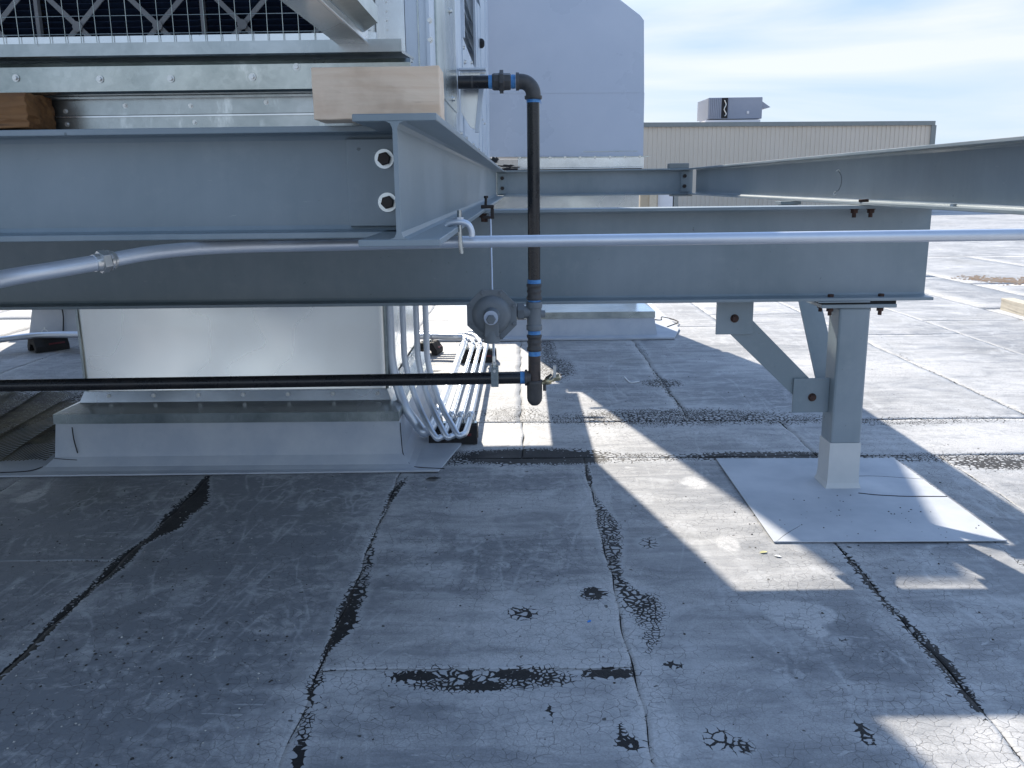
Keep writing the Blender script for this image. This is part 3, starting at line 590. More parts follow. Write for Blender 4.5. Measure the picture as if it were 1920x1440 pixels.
# torn black gasket scraps at the back corner
for (x, y, z, sx, sz) in ((-.16, 5.6, 1.41, .03, .035), (-.10, 6.7, 1.405, .06, .018), (-.04, 6.9, 1.402, .045, .01), (-.09, 6.6, 1.395, .03, .006)):
    p = [(x + sx * math.cos(a) * (1 + .4 * math.sin(a * 5)), z + sz * (.5 + .5 * math.sin(a)) * (1 + .3 * math.cos(a * 7))) for a in [i * math.pi / 8 for i in range(16)]]
    MB().prism([(q[0], q[1]) for q in p], 1, y, y + .03).build('gasket_scrap', M['bitumen'], ah)

# ================================================================== NEAR DUCT + CURB
cd = thing('roof_curb_duct', 'shiny galvanised duct in a membrane wrapped curb, under the near air handler', 'duct', (-1.36, 4.8, 0))
dm = galv('duct_galvanised', (.88, .87, .82), (.91, .91, .87), .25, .9, .7, .9, 0.)
MB().box(-2.095, -.652, 4.15, 5.30, .27, 1.385).build('duct_panel', dm, cd, .002)
gm = MB(); nx, nz_ = 60, 48                                # the front sheet is dished slightly inwards
for j in range(nz_ + 1):
    for i in range(nx + 1):
        u, v_ = i / nx, j / nz_
        gm.v.append((-2.095 + 1.443 * u, 4.10 + .040 * (1 - (2 * u - 1) ** 2) ** .6 * (1 - (2 * v_ - 1) ** 2) + .0015 * math.sin(u * 9 + v_ * 4) * math.sin(v_ * 8), .27 + 1.115 * v_))
gm.f = [(j * (nx + 1) + i, j * (nx + 1) + i + 1, (j + 1) * (nx + 1) + i + 1, (j + 1) * (nx + 1) + i) for j in range(nz_) for i in range(nx)]; gm.sm = [True] * len(gm.f)
dp = gm.build('duct_panel', dm, cd); md = dp.modifiers.new('solid', 'SOLIDIFY'); md.thickness = .002; md.offset = 0
MB().box(-2.098, -2.088, 4.094, 4.0995, .33, 1.38).build('duct_seam', GD, cd)
MB().box(-.6515, -.640, 4.12, 4.15, .33, 1.38).build('duct_seam', GD, cd)
# flashing: upstand, slope, drip edge
def ring(mb, a, b, z0, z1):   # a, b: (x0,x1,y0,y1) rectangles
    A = [(a[0], a[2], z0), (a[1], a[2], z0), (a[1], a[3], z0), (a[0], a[3], z0)]; B_ = [(b[0], b[2], z1), (b[1], b[2], z1), (b[1], b[3], z1), (b[0], b[3], z1)]
    mb.add(A + B_, [(k, (k + 1) % 4, (k + 1) % 4 + 4, k + 4) for k in range(4)]); return mb
r0 = (-2.10, -.645, 4.093, 5.31); r1 = (-2.12, -.625, 4.075, 5.33); r2 = (-2.19, -.575, 3.955, 5.40); r3 = (-2.191, -.574, 3.954, 5.401)
ring(MB(), r1, r0, .285, .335).build('flashing_upstand', G, cd)
ring(MB(), r2, r1, .258, .2848).build('flashing_slope', G, cd)
ring(MB(), r3, r2, .212, .2578).build('drip_edge', GD, cd)
for i in range(7): screw.put(cd, (-1.98 + i * .215, 4.084, .315), FRONT, 1.6)
for i in range(5): screw.put(cd, (-.634, 4.2 + i * .25, .33), RIGHT, 1.6)
mb = MB(); ring(mb, (-2.20, -.565, 3.945, 5.41), (-2.185, -.578, 3.96, 5.40), .055, .2125)
ring(mb, (-2.23, -.53, 3.90, 5.45), (-2.20, -.565, 3.945, 5.41), .02, .055)
mb.build('curb_membrane', M['curbmem'], cd)
MB().prism([(-2.75, 3.80), (-.385, 3.83), (-.31, 4.24), (-.31, 5.7), (-2.6, 5.7), (-2.9, 3.35)], 2, .0035, .0115).build('membrane_skirt', M['curbmem'], cd, .002)
mb = ring(MB(), (-2.26, -.50, 3.86, 5.48), (-2.23, -.53, 3.90, 5.45), .0112, .0205); mb.build('curb_fillet', M['curbmem'], cd)
# cut lines of the corner flap
for q, w_ in (([(-2.10, 3.9415, .20), (-2.098, 3.9405, .14), (-2.088, 3.9395, .075)], .0028), ([(-2.20, 3.938, .05), (-2.13, 3.932, .046), (-2.09, 3.93, .044)], .0018), ([(-2.25, 3.92, .014), (-2.3, 3.86, .013), (-2.5, 3.84, .013), (-2.62, 3.83, .013)], .0028), ([(-.572, 3.97, .2), (-.567, 3.955, .12), (-.56, 3.95, .05), (-.52, 3.9, .014), (-.47, 3.87, .0125), (-.36, 3.85, .0125)], .0024)):
    MB().tube(q, w_, 6, 6).build('seam_sealant', M['bitumen'], cd)

# ================================================================== REAR UNIT
ru = thing('air_handler', 'tall plain blue grey unit behind the gas pipe, its corner cut against the sky', 'air handler', (.4, 8.3, 1.39))
prof = [(-.262, 1.515), (1.052, 1.502), (1.055, 2.03), (1.045, 2.60), (1.02, 2.63), (.835, 2.775), (.14, 3.83), (-1.4, 3.83), (-1.4, 1.515)]
MB().prism([(-.262, 1.515), (1.068, 1.503), (1.068, 2.0298), (-.262, 2.0398)], 1, 7.902, 8.75).build('lower_panel', M['paintlt'], ru, .0006)
MB().prism([(-.262, 2.040), (1.066, 2.030), (1.052, 2.61), (1.02, 2.65), (.835, 2.785), (.14, 3.83), (-.262, 3.83)], 1, 7.90, 8.75).build('upper_panel', M['paintlt'], ru, .0006)
MB().box(-.02, 1.075, 7.895, 7.905, 1.418, 1.497).build('base_flashing', G, ru)
MB().prism([(7.86, 1.405), (7.905, 1.413), (7.905, 1.4175), (7.86, 1.411)], 0, -.02, 1.07).build('drip_edge', G, ru)
MB().box(-.25, 1.06, 7.91, 8.74, 1.392, 1.418).build('base_frame', M['dark'], ru)
for i in range(9): screw.put(ru, (-.0 + i * .13, 7.894, 1.50), FRONT, 2.2)
MB().box(-.02, 1.12, 7.888, 7.8945, 1.499, 1.506).build('panel_seam', GD, ru)
MB().box(.55, 1.02, 7.8985, 7.9015, 1.548, 1.551).build('panel_seam', GD, ru)
rd = thing('roof_curb_duct', 'further pale duct and membrane curb seen under the deep beam beside the gas regulator', 'duct', (.5, 8.1, 0))
MB().box(-.255, 1.045, 7.94, 8.74, .21, 1.385).build('duct_panel', G, rd, .002)
ring(MB(), (-.36, 1.135, 7.44, 9.0), (-.26, 1.05, 7.93, 8.76), .215, .262).build('flashing_slope', G, rd)
ring(MB(), (-.361, 1.136, 7.439, 9.0), (-.36, 1.135, 7.44, 9.0), .160, .2148).build('drip_edge', GD, rd)
mb = MB(); ring(mb, (-.38, 1.15, 7.40, 9.05), (-.355, 1.13, 7.445, 9.0), .02, .1605); mb.build('curb_membrane', M['curbmem'], rd)
MB().prism([(-.7, 7.26), (1.275, 7.26), (1.40, 7.75), (1.4, 9.6), (-.7, 9.6)], 2, .0035, .0205).build('membrane_skirt', M['curbmem'], rd, .003)
MB().tube([(1.16, 8.3, .03), (1.3, 8.2, .022), (1.35, 8.4, .022), (1.45, 8.1, .022), (1.3, 7.8, .022)], .006, 6, 5).build('seam_sealant', M['bitumen'], rd)

# third curb at the far left
tcb = thing('roof_curb', 'low membrane wrapped roof curb with a bright metal cap at the far left', 'roof curb', (-3.2, 8.8, 0))
mb = MB(); ring(mb, (-4.52, -1.9, 7.95, 9.6), (-4.48, -1.95, 8.0, 9.55), .0, .27); mb.build('curb_membrane', M['curbmem'], tcb)
MB().box(-4.56, -1.9, 7.94, 9.6, .2705, .36).build('metal_cap', G, tcb, .003)
MB().box(-4.5, -1.95, 8.0, 9.5, .3605, 3.8).build('duct_panel', G, tcb, .003)  # unseen unit on this curb, added to shade the roof in front of it
MB().tube([(-4.2, 7.965, .26), (-4.19, 7.955, .15), (-4.2, 7.94, .02)], .006, 6, 4).build('seam_sealant', M['bitumen'], tcb)

# ================================================================== GAS PIPING
gp = thing('gas_pipe', 'black threaded gas pipe with blue taped fittings and a grey regulator', 'gas pipe', (.045, 3.0, .53))
Yg = 3.0; hz = 1.604; r = .0212
def xrod(x0, x1, z, r_, m_, name, seg=24, parent=gp): return MB().rod((x0, Yg, z), (x1, Yg, z), r_, seg).build(name, m_, parent)
def zx(z): return .045 - (1.565 - z) * .002
def zrod(z0, z1, r_, m_, name, prof=None, seg=24, smooth=True, parent=gp):
    x = zx((z0 + z1) / 2)
    return MB().lathe(prof or [(0, r_), (z1 - z0, r_)], (x, Yg, z0), (0, 0, 1), seg, smooth).build(name, m_, parent)
xrod(-.198, -.10, hz, .021, M['black'], 'pipe'); xrod(-.155, -.150, hz, .0215, M['iron'], 'pipe_stencil')
xrod(-.0995, -.088, hz, .0218, M['tape'], 'thread_tape')
MB().lathe([(0, .0245), (.006, .027), (.022, .027), (.024, .03)], (-.0875, Yg, hz), (1, 0, 0), 8, False).lathe([(.024, .0365), (.036, .0365)], (-.0875, Yg, hz), (1, 0, 0), 8, False, .2).lathe([(.036, .029), (.040, .027), (.056, .0265), (.06, .024)], (-.0875, Yg, hz), (1, 0, 0), 8, False).build('union', M['iron'], gp, .0008)
xrod(-.027, -.012, hz, .0218, M['tape'], 'thread_tape'); MB().lathe([(0, .0225), (.002, .0235), (.004, .0222)], (-.022, Yg, hz), (1, 0, 0), 20).build('tape_fold', M['tape'], gp)
el = MB(); el.lathe([(0, .0285), (.009, .0285), (.011, .0265)], (-.011, Yg, hz), (1, 0, 0), 24)
cx0, cz0 = -.0, 1.604 - .045
el.tube([(-.002 + .0, Yg, hz), (.004, Yg, hz)] + [(.004 + .041 * math.sin(a), Yg, hz - .041 + .041 * math.cos(a)) for a in [math.pi / 2 * i / 8 for i in range(1, 9)]] + [(.045, Yg, hz - .047)], .0245, 24, 2)
el.lathe([(0, .0265), (.002, .0285), (.011, .0285)], (.045, Yg, hz - .056), (0, 0, 1), 24)
el.build('elbow', M['iron'], gp)
zrod(1.538, 1.548, .0222, M['tape'], 'thread_tape')
MB().tube([(.062, 2.985, 1.547), (.068, 2.98, 1.542), (.070, 2.98, 1.532)], .001, 5, 3).build('tape_tail', M['tape'], gp)
zrod(.962, 1.538, .0208, M['black'], 'pipe')
def coupling(z0, z1, parent=gp):
    h = z1 - z0
    return zrod(z0, z1, 0, M['iron'], 'coupling', [(0, .0215), (.002, .0262), (h * .2, .0262), (h * .25, .0232), (h * .4, .0225), (h * .5, .0252), (h * .58, .0252), (h * .62, .0228), (h * .78, .0238), (h * .82, .0262), (h - .003, .0262), (h, .0215)], 16)
zrod(.95, .963, .0228, M['tape'], 'thread_tape'); coupling(.893, .95); zrod(.880, .893, .0212, M['tape'], 'thread_tape')
# cast tee body with outlet to the regulator
tee = MB(); x = zx(.84)
tee.lathe([(0, .024), (.003, .0275), (.018, .0275), (.021, .0245), (.055, .0255), (.078, .0255), (.080, .0275), (.098, .0275), (.1, .022)], (x, Yg, .788), (0, 0, 1), 20)
tee.lathe([(0, .0215), (.028, .0215), (.03, .0235), (.045, .0235)], (x - .01, Yg, .852), (-1, 0, 0), 20).lathe([(0, .013), (.034, .013), (.038, .011)], (x, Yg, .845), (1, 0, 0), 12)
tee.build('tee', M['reg'], gp, .0006)
MB().lathe([(0, .0305), (.022, .0305), (.024, .028)], (.009, Yg, .854), (-1, 0, 0), 6, False, .3).build('swivel_nut', M['reg'], gp, .001)
MB().rod((-.012, Yg, .854), (-.05, Yg, .854), .019, 16).build('pipe', M['black'], gp)
zrod(.775, .788, .0222, M['tape'], 'thread_tape'); coupling(.716, .775); zrod(.700, .716, .0212, M['tape'], 'thread_tape')
zrod(.605, .700, .0215, M['rustpipe'], 'nipple')
zrod(.587, .605, .0228, M['tape'], 'thread_tape')
tee = MB(); x = zx(.6)
tee.lathe([(0, .0268), (.05, .0268), (.054, .0285), (.064, .0285), (.066, .026)], (x, Yg + .0008, .547), (0, 0, 1), 24)
tee.lathe([(.012, .0235), (.024, .0235), (.026, .0285), (.034, .0285)], (x, Yg, .622), (-1, 0, 0), 20)
tee.lathe([(0, .002), (.002, .012), (.008, .019), (.017, .0248), (.028, .0268)], (x, Yg + .0008, .5215), (0, 0, 1), 24)
MBx = tee.build('drip_tee', M['iron'], gp)
MB().lathe([(0, .0225), (.016, .0225)], (x - .0335, Yg, .622), (-1, 0, 0), 20).build('thread_tape', M['tape'], gp)
# long horizontal run
MB().tube([(-4.5, 2.93, .612), (-2.0, 2.972, .6165), (-.5, 2.992, .620), (x - .048, 3.0, .622)], .0212, 22, 6).build('long_pipe', M['black'], gp)
# test valve at the right of the drip tee
v = MB().lathe([(0, .009), (.012, .009), (.014, .013), (.03, .013), (.032, .009), (.05, .009), (.052, .012), (.065, .012)], (x + .0265, Yg, .602), (1, 0, .35), 10).build('test_valve', M['brass'], gp)
MB().tube([(.1, 2.985, .618), (.108, 2.97, .632), (.112, 2.965, .655), (.112, 2.965, .67)], .0038, 8, 4).box(.107, .117, 2.958, 2.966, .63, .672).build('valve_lever', M['chrome'], v)
MB().rod((.078, Yg, .6), (.078, Yg, .575), .006, 10).rod((.085, Yg, .62), (.1, 2.98, .635), .005, 8).build('valve_stem', M['iron'], v)

# ---- regulator: part of the piping
rx, rz, ry = -.1, .852, 2.955
rg = MB(); 
rg.lathe([(0, .0905), (.007, .0905)], (rx, ry, rz), (0, -1, 0), 8, False, math.pi / 8).lathe([(0.0085, .0905), (.0155, .0905)], (rx, ry, rz), (0, -1, 0), 8, False, math.pi / 8)
rgo = rg.build('regulator_body', M['reg'], gp, .002)
MB().lathe([(.0156, .066), (.018, .066), (.0215, .063), (.026, .060), (.034, .054), (.038, .043), (.040, .022)], (rx, ry, rz), (0, -1, 0), 40).build('diaphragm_cover', M['reg'], rgo)
MB().lathe([(-.004, .074), (-.03, .05), (-.06, .03)], (rx, ry, rz), (0, -1, 0), 30).build('back_cover', M['reg'], rgo)
bn = MB().lathe([(0, .030), (.006, .028), (.03, .024), (.052, .022), (.054, .019)], (rx, ry - .038, rz), (0, -1, 0), 24).build('spring_tower', M['reg'], rgo)
MB().lathe([(0, .0225), (.0015, .0235), (.006, .0235)], (rx, ry - .092, rz + .002), (0, -1, 0), 24, True).build('cap_ring', M['paintlt'], rgo)
MB().lathe([(0, .016), (.012, .016), (.015, .013)], (rx, ry - .098, rz - .002), (0, -1, 0), 6, False).build('closing_cap', M['reg'], rgo, .001)
vt = MB().prism([(rx - .025, rz - .07), (rx + .025, rz - .07), (rx + .022, rz - .01), (rx + .018, rz + .008), (rx - .018, rz + .008), (rx - .022, rz - .01)], 1, ry - .055, ry - .018)
vt.lathe([(0, .026), (.006, .028), (.028, .0235), (.04, .021)], (rx, ry - .035, rz - .090), (0, 0, 1), 20)
vt.build('vent_boss', M['reg'], rgo, .004)
for k in range(8):
    a = k * math.pi / 4 + math.pi / 8
    MB().lathe([(0, .006), (.005, .006), (.006, .0045)], (rx + .080 * math.cos(a), ry - .0156, rz + .080 * math.sin(a)), (0, -1, 0), 6, False).build('cover_screw', M['reg'], rgo)

# ---- hanger: beam clamp, threaded rod, strap
hg = thing('pipe_hanger', 'thin threaded hanger rod with a black beam clamp and a strap round the black pipe', 'pipe hanger', (-.105, 3.2, .6))
MB().rod((-.098, 3.02, .655), (-.112, 3.30, 1.175), .0045, 10).build('threaded_rod', M['conduit'], hg)
MB().box(-.145, -.098, 3.285, 3.32, HB + .0115, HB + .024).box(-.110, -.0975, 3.2855, 3.3195, HB - .024, HB + .0114).box(-.140, -.0975, 3.2852, 3.3198, HB - .026, HB - .0165).build('beam_clamp', M['boltblk'], hg, .002)
MB().rod((-.128, 3.30, HB + .024), (-.126, 3.30, HB + .05), .005, 10).lathe([(0, .008), (.009, .008)], (-.126, 3.30, HB + .048), (0, 0, 1), 4, False).build('clamp_screw', M['boltblk'], hg)
MB().lathe([(0, .007), (.012, .007)], (-.128, 3.30, HB - .038), (0, 0, 1), 8, False).build('clamp_nut', M['rust'], hg)
sy = 2.998
MB().box(-.108, -.082, sy - .0265, sy - .0235, .5985, .662).box(-.108, -.082, sy + .0235, sy + .0265, .5985, .662).box(-.1079, -.0821, sy - .0264, sy + .0264, .6622, .6655).box(-.1079, -.0821, sy - .0264, sy + .0264, .5955, .5984).build('strap', M['galv_dirty'], hg, .001)
MB().lathe([(0, .008), (.01, .008)], (-.0975, 3.015, .6656), (0, 0, 1), 6, False).lathe([(.01, .006), (.03, .006)], (-.0975, 3.015, .6656), (0, .2, 1), 10).build('rod_nut', M['chrome'], hg)
MB().lathe([(0, .005), (.004, .005)], (-.095, sy - .0265, .652), (0, -1, 0), 8).build('rivet', M['chrome'], hg)

# ================================================================== FOREGROUND CONDUIT
cn = thing('conduit', 'galvanised conduit crossing the whole view under the beam end, bending down at left', 'conduit', (-.1, 1.9, 1.16))
MB().tube([(-.83, 1.20, 1.131), (-.815, 1.36, 1.1435), (-.765, 1.45, 1.151), (-.718, 1.525, 1.158)], .0135, 20, 8).build('conduit_bend', M['conduit'], cn)
MB().tube([(-.718, 1.525, 1.158), (-.672, 1.60, 1.1655), (-.625, 1.70, 1.166), (-.56, 1.80, 1.1625), (-.47, 1.865, 1.159), (-.36, 1.895, 1.158), (-.25, 1.90, 1.159), (-.13, 1.90, 1.1605)], .0127, 20, 10).tube([(-.13, 1.90, 1.1605), (.5, 1.90, 1.1615), (1.1, 1.9, 1.1625), (2.2, 1.9, 1.164)], .0127, 20, 2).build('conduit_run', M['conduit'], cn)
dv = (Vector((-.672, 1.60, 1.1655)) - Vector((-.765, 1.45, 1.151))).normalized(); p0 = Vector((-.718, 1.525, 1.158))
MB().lathe([(-.022, .0148), (-.012, .0160), (-.0115, .0150)], p0, dv, 20).lathe([(-.0115, .0195), (.002, .0195)], p0, dv, 6, False, .4).lathe([(.003, .018), (.008, .018), (.010, .0158), (.016, .015)], p0, dv, 20).build('coupling', M['chrome'], cn, .0006)
# edge clamp holding it to the beam flange
cl = thing('beam_clamp', 'bright hooked conduit clamp with an upright bolt on the beam flange', 'clamp', (-.13, 1.9, HB))
MB().tube([(-.128, 1.875, HB + .045), (-.128, 1.875, HB + .02), (-.127, 1.874, HB - .025), (-.1245, 1.874, HB - .045)], .0048, 10, 3).build('hook_bolt', M['galv_dark'], cl)
MB().lathe([(0, .0085), (.008, .0085)], (-.128, 1.875, HB + .0225), (0, 0, 1), 6, False).build('nut', M['conduit'], cl)
MB().tube([(-.158, 1.872, HB + .0125), (-.150, 1.872, HB + .018), (-.128, 1.872, HB + .021), (-.110, 1.873, HB + .015), (-.103, 1.874, HB + .0), (-.103, 1.874, HB - .010)], .0068, 12, 5).build('clamp_jaw', M['conduit'], cl)

# ================================================================== CONDUIT BUNDLE down the duct
tops = [(-.632, 4.16), (-.566, 4.16), (-.503, 4.17), (-.458, 4.17)]
bot = [(-.46, 4.06, .125), (-.388, 3.985, .115), (-.339, 4.0, .115), (-.288, 4.025, .115)]
far = [(-.428, 6.46), (-.362, 6.36), (-.310, 6.36), (-.262, 6.4)]
lab = ['fattest conduit of the bundle dropping beside the shiny duct, nearest the duct', 'second conduit from the shiny duct in the four conduit bundle', 'third conduit from the shiny duct in the four conduit bundle', 'outermost thin conduit of the bundle, farthest from the shiny duct']
for i in range(4):
    rr = (.0242, .0146, .0146, .0146)[i]; (tx, ty) = tops[i]; bx, by, bz = bot[i]; fx, fy = far[i]
    c = thing('conduit', lab[i], 'conduit', (bx, by, 0), 'conduits dropping beside the duct')
    q = tx; zf = .115 + rr - .012
    d = [(q, ty, 1.36), (q, ty, .9), (q, ty, .6), (q + .003, ty - .003, .46), (q + (bx - q) * .18, ty - .02, .34), (q + (bx - q) * .42, ty - .06, .235), (q + (bx - q) * .72, by + .03, .16), (bx - .018, by, bz + .005), (bx + .0, by + .012, zf + .002), (bx + .012, by + .055, zf), (bx + .018, 4.25, zf), (bx + .022, 4.5, zf)]
    MB().tube(d, rr, 14, 8).build('drop_bend', M['conduit'], c)
    turn = 6.66 + .08 * i
    d2 = [(bx + .0225, 4.5, zf), (fx, fy - .05, zf + .004), (fx + .003, fy + .04, zf + .012), (fx - .01, fy + .16, zf + .02), (fx - .08, turn - .04, zf + .024), (fx - .25, turn, zf + .025), (-.9, turn, zf + .025), (-2.4, turn + .05, zf + .02), (-3.7, 7.0 + .05 * i, zf + .01), (-4.1, 6.9 + .05 * i, zf), (-4.6, 6.55 + .05 * i, zf - .04), (-5.6, 5.9 + .05 * i, zf - .07)]
    MB().tube(d2, rr, 14, 6).build('floor_run', M['conduit'], c)
    for (cx, cy) in ((bx + .020, 4.40), (fx - .003, fy - .1)):
        MB().lathe([(0, rr + .003), (.006, rr + .006), (.02, rr + .006), (.024, rr + .002)], (cx, cy, zf + .001), (0, 1, 0), 14, False).build('coupling', M['conduit'], c, .0005)
def block(x, y, wx, wy, rot, label, z=.10, strip=True, group=None, straps=()):
    t = thing('rubber_block', label, 'conduit support', (x, y, 0), group)
    pr = [(-wy / 2, 0), (-wy * .28, 0), (-wy * .24, z * .3), (-wy * .12, z * .48), (wy * .12, z * .48), (wy * .24, z * .3), (wy * .28, 0), (wy / 2, 0), (wy / 2, z * .35), (wy * .3, z * .9), (-wy * .3, z * .9), (-wy / 2, z * .35)]
    mb = MB(); n = len(pr)
    c_, s_ = math.cos(rot), math.sin(rot)
    vs = []
    for u in (-wx / 2, wx / 2):
        for v_, h in pr: vs.append((x + u * c_ - v_ * s_, y + u * s_ + v_ * c_, h + .004))
    mb.add(vs, [tuple(range(n)), tuple(range(2 * n - 1, n - 1, -1))] + [(i, i + n, (i + 1) % n + n, (i + 1) % n) for i in range(n)])
    mb.build('body', M['rubber'], t, .003)
    if strip:
        k = .4; v0, h0 = -wy / 2 + wy * .03, z * .42; v1, h1 = -wy * .47 + wy * .06, z * .52
        vv = [(x + u * c_ - v_ * s_, y + u * s_ + v_ * c_, h + .006) for u, v_, h in ((-wx * .1, v0 - .003, h0), (wx * .38, v0 - .003, h0), (wx * .38, v1 - .003, h1), (-wx * .1, v1 - .003, h1))]
        MB().plate(vv, (0, -1, .3), .0015).build('red_mark', M['redstripe'], t)
    ch = MB()
    a = wx / 2 - .004
    vs = [(x + u * c_ - v_ * s_, y + u * s_ + v_ * c_, h) for h in (z * .9 + .0045, z + .004) for v_ in (-.02, .02) for u in (-a, a)]
    ch.add(vs, [(0, 2, 3, 1), (4, 5, 7, 6), (0, 1, 5, 4), (2, 6, 7, 3), (0, 4, 6, 2), (1, 3, 7, 5)]); ch.build('strut', M['galv_dirty'], t)
    for sx, sy_, sr in straps:
        MB().tube([(sx - sr - .006, sy_, z), (sx - sr - .002, sy_, z + sr * 1.4), (sx, sy_, z + 2 * sr + .008), (sx + sr + .002, sy_, z + sr * 1.4), (sx + sr + .006, sy_, z)], .004, 6, 4).rod((sx, sy_, z + 2 * sr + .006), (sx, sy_ - .0, z + 2 * sr + .022), .005, 8).build('pipe_strap', M['chrome'], t)
    return t
block(-.352, 4.335, .245, .14, 0, 'wide black rubber block under the near end of the conduit bundle, beside the curb', .098, True, None, [(bot[i][0] + .02, 4.335, (.0242, .0146, .0146, .0146)[i]) for i in range(4)])
MB().box(-.474, -.2305, 4.30, 4.349, .004, .09).build('end_wall', M['rubber'], bpy.data.objects['rubber_block'], .002) if False else None
block(-.325, 6.42, .27, .14, 0, 'wide black rubber block under the far turn of the conduit bundle', .098, True, None, [(far[i][0], 6.42, (.0242, .0146, .0146, .0146)[i]) for i in range(4)])
block(-.73, 6.76, .18, .19, R(80), 'single arched black rubber block seen between the duct and the conduit bundle', .10, True, None, [(-.73, 6.72, .024)])
block(-3.88, 7.08, .26, .19, R(48), 'black rubber block with a red mark carrying conduit at the far left', .12, True, None, [(-3.88, 7.05, .024)])

# ================================================================== EXPANDED METAL SHEETS at far left
def lath(x0, y0, L_, W_, rot, z, amp, ph, label):
    mb = MB(); c_, s_ = math.cos(rot), math.sin(rot); du, dv_ = .034, .018
    nu, nv = int(L_ / du), int(W_ / dv_)
    def P(u, v_, dz=0): return (x0 + u * c_ - v_ * s_, y0 + u * s_ + v_ * c_, z + amp * (1 + math.sin(v_ * 42 + ph)) + .006 * (1 + math.sin(u * 4 + ph)) + .030 * abs(math.sin(math.pi * 2 * v_ / W_)) ** .7 * min(1, .25 + u * 4) + dz)
    for i in range(nu):
        for j in range(nv):
            u, v_ = i * du, j * dv_
            for (a, b_, c0, d0) in ((0, .5, .5, 0), (.5, 0, 1, .5), (1, .5, .5, 1), (.5, 1, 0, .5)):
                p, q = (u + a * du, v_ + b_ * dv_), (u + c0 * du, v_ + d0 * dv_)
                mb.add([P(*p), P(*q), P(q[0] + .002, q[1] + .0026, .0035), P(p[0] + .002, p[1] + .0026, .0035)], [(0, 1, 2, 3)])
    o = mb.build('mesh_lattice', M['lath'], None)
    t = thing('expanded_metal_sheet', label, 'metal mesh', (x0, y0, 0), 'expanded metal sheets beside the curb')
    o.parent = t; o.location = (-x0, -y0, 0); o['kind'] = 'stuff'
    e = MB(); e.tube([P(i * L_ / 20, 0, .002) for i in range(21)], .0015, 6, 1); e.tube([P(i * L_ / 20, W_, .002) for i in range(21)], .0015, 6, 1); e.tube([P(L_, W_ * i / 30, .002) for i in range(31)], .0015, 6, 1); e.build('edge_strand', M['lath'], t)
lath(-2.27, 3.98, 1.15, .42, R(96), .016, .003, 0, 'front dark expanded metal sheet folded beside the near curb')
lath(-2.62, 4.15, 1.15, .42, R(99), .035, .003, 1.5, 'middle dark expanded metal sheet of the three folded beside the near curb')
lath(-2.92, 4.40, 1.10, .46, R(102), .055, .003, 3, 'rearmost dark folded expanded metal sheet, highest on the pile beside the near curb')

# ================================================================== FAR BUILDING
bd = thing('metal_building', 'long low tan ribbed metal building with a dark roof edge across the roof', 'building', (10, 38, 0))
def bp(x): return 37.2 + (x - 5) * .11
mb = MB(); n = 0; x = -12.; pts = []
while x < 17.2:
    for dx, dy in ((0, 0), (.11, 0), (.125, -.035), (.165, -.035), (.18, 0)): pts.append((x + dx, bp(x + dx) + dy))
    x += .19
vs = [(a, b_, 0) for a, b_ in pts] + [(a, b_, 3.5) for a, b_ in pts]; k = len(pts)
mb.add(vs, [(i, i + 1, i + 1 + k, i + k) for i in range(k - 1)]); mb.build('ribbed_wall', M['bldwall'], bd)
MB().prism([(-12, bp(-12) + .05), (17.3, bp(17.3) + .05), (16.4, 60), (-12, 60)], 2, 0, 3.49).build('building_core', M['bldwall'], bd)
MB().prism([(-12, bp(-12) - .12), (17.36, bp(17.36) - .12), (17.36, bp(17.36) + .3), (-12, bp(-12) + .3)], 2, 3.49, 3.66).build('eave_trim', M['bldtrim'], bd)
MB().prism([(17.22, bp(17.3) - .1), (17.42, bp(17.3) - .1), (17.42, bp(17.3) + .3), (17.22, bp(17.3) + .3)], 2, 0, 3.489).build('corner_trim', M['bldtrim'], bd)
# rooftop unit on it
fu = thing('rooftop_unit', 'small grey rooftop unit with a pointed side hood on top of the tan building', 'rooftop unit', (9.2, 42, 3.7))
MB().box(8.6, 11.05, 42.0, 44, 4.08, 5.02).build('cabinet', M['unitfar'], fu, .02)
for i in range(7): MB().box(8.62 + i * .085, 8.67 + i * .085, 41.96, 41.998, 4.1, 4.99).build('coil_rib', M['unitfar'], fu)
MB().box(9.2, 9.47, 41.94, 41.998, 4.12, 5.0).build('service_opening', M['dark'], fu)
MB().tube([(9.3, 41.9, 4.9), (9.38, 41.9, 4.7), (9.3, 41.9, 4.5), (9.4, 41.9, 4.3), (9.33, 41.9, 4.2)], .025, 6, 4).build('hose', M['chrome'], fu)
MB().prism([(11.052, 4.5), (11.052, 4.85), (11.45, 4.58)], 1, 42.1, 43.9).build('side_hood', M['unitfar'], fu)
MB().box(8.5, 10.98, 41.95, 44, 3.72, 4.04).build('base_curb', M['unitwhite'], fu)
MB().plate([(8.595, 42.0, 4.08), (8.595, 42.0, 5.0), (8.28, 42.9, 4.9), (8.28, 42.9, 4.05)], (0, 0, .001), .0001).build('end_panel', M['unitwhite'], fu)
MB().box(10.35, 10.45, 41.95, 41.99, 4.3, 4.42).build('gauge', M['unitwhite'], fu)
bx_ = MB().box(7.75, 7.93, 42.0, 42.2, 3.68, 3.85).prism([(7.72, 3.85), (7.96, 3.85), (7.84, 3.93)], 1, 41.97, 42.23).build('roof_vent', M['unitfar']); tag(bx_, 'tiny capped vent left of the small rooftop unit on the tan building', 'vent')
cb = thing('electrical_cabinet', 'pale cabinet with a brown door glimpsed between the beams before the tan building', 'cabinet', (3.0, 19.9, 0))
MB().box(2.66, 3.05, 20.0, 20.5, .55, 1.15).build('cabinet_body', M['tan'], cb, .01)
MB().box(3.06, 3.40, 20.1, 20.5, .55, 1.15).build('cabinet_body', M['unitwhite'], cb, .01)
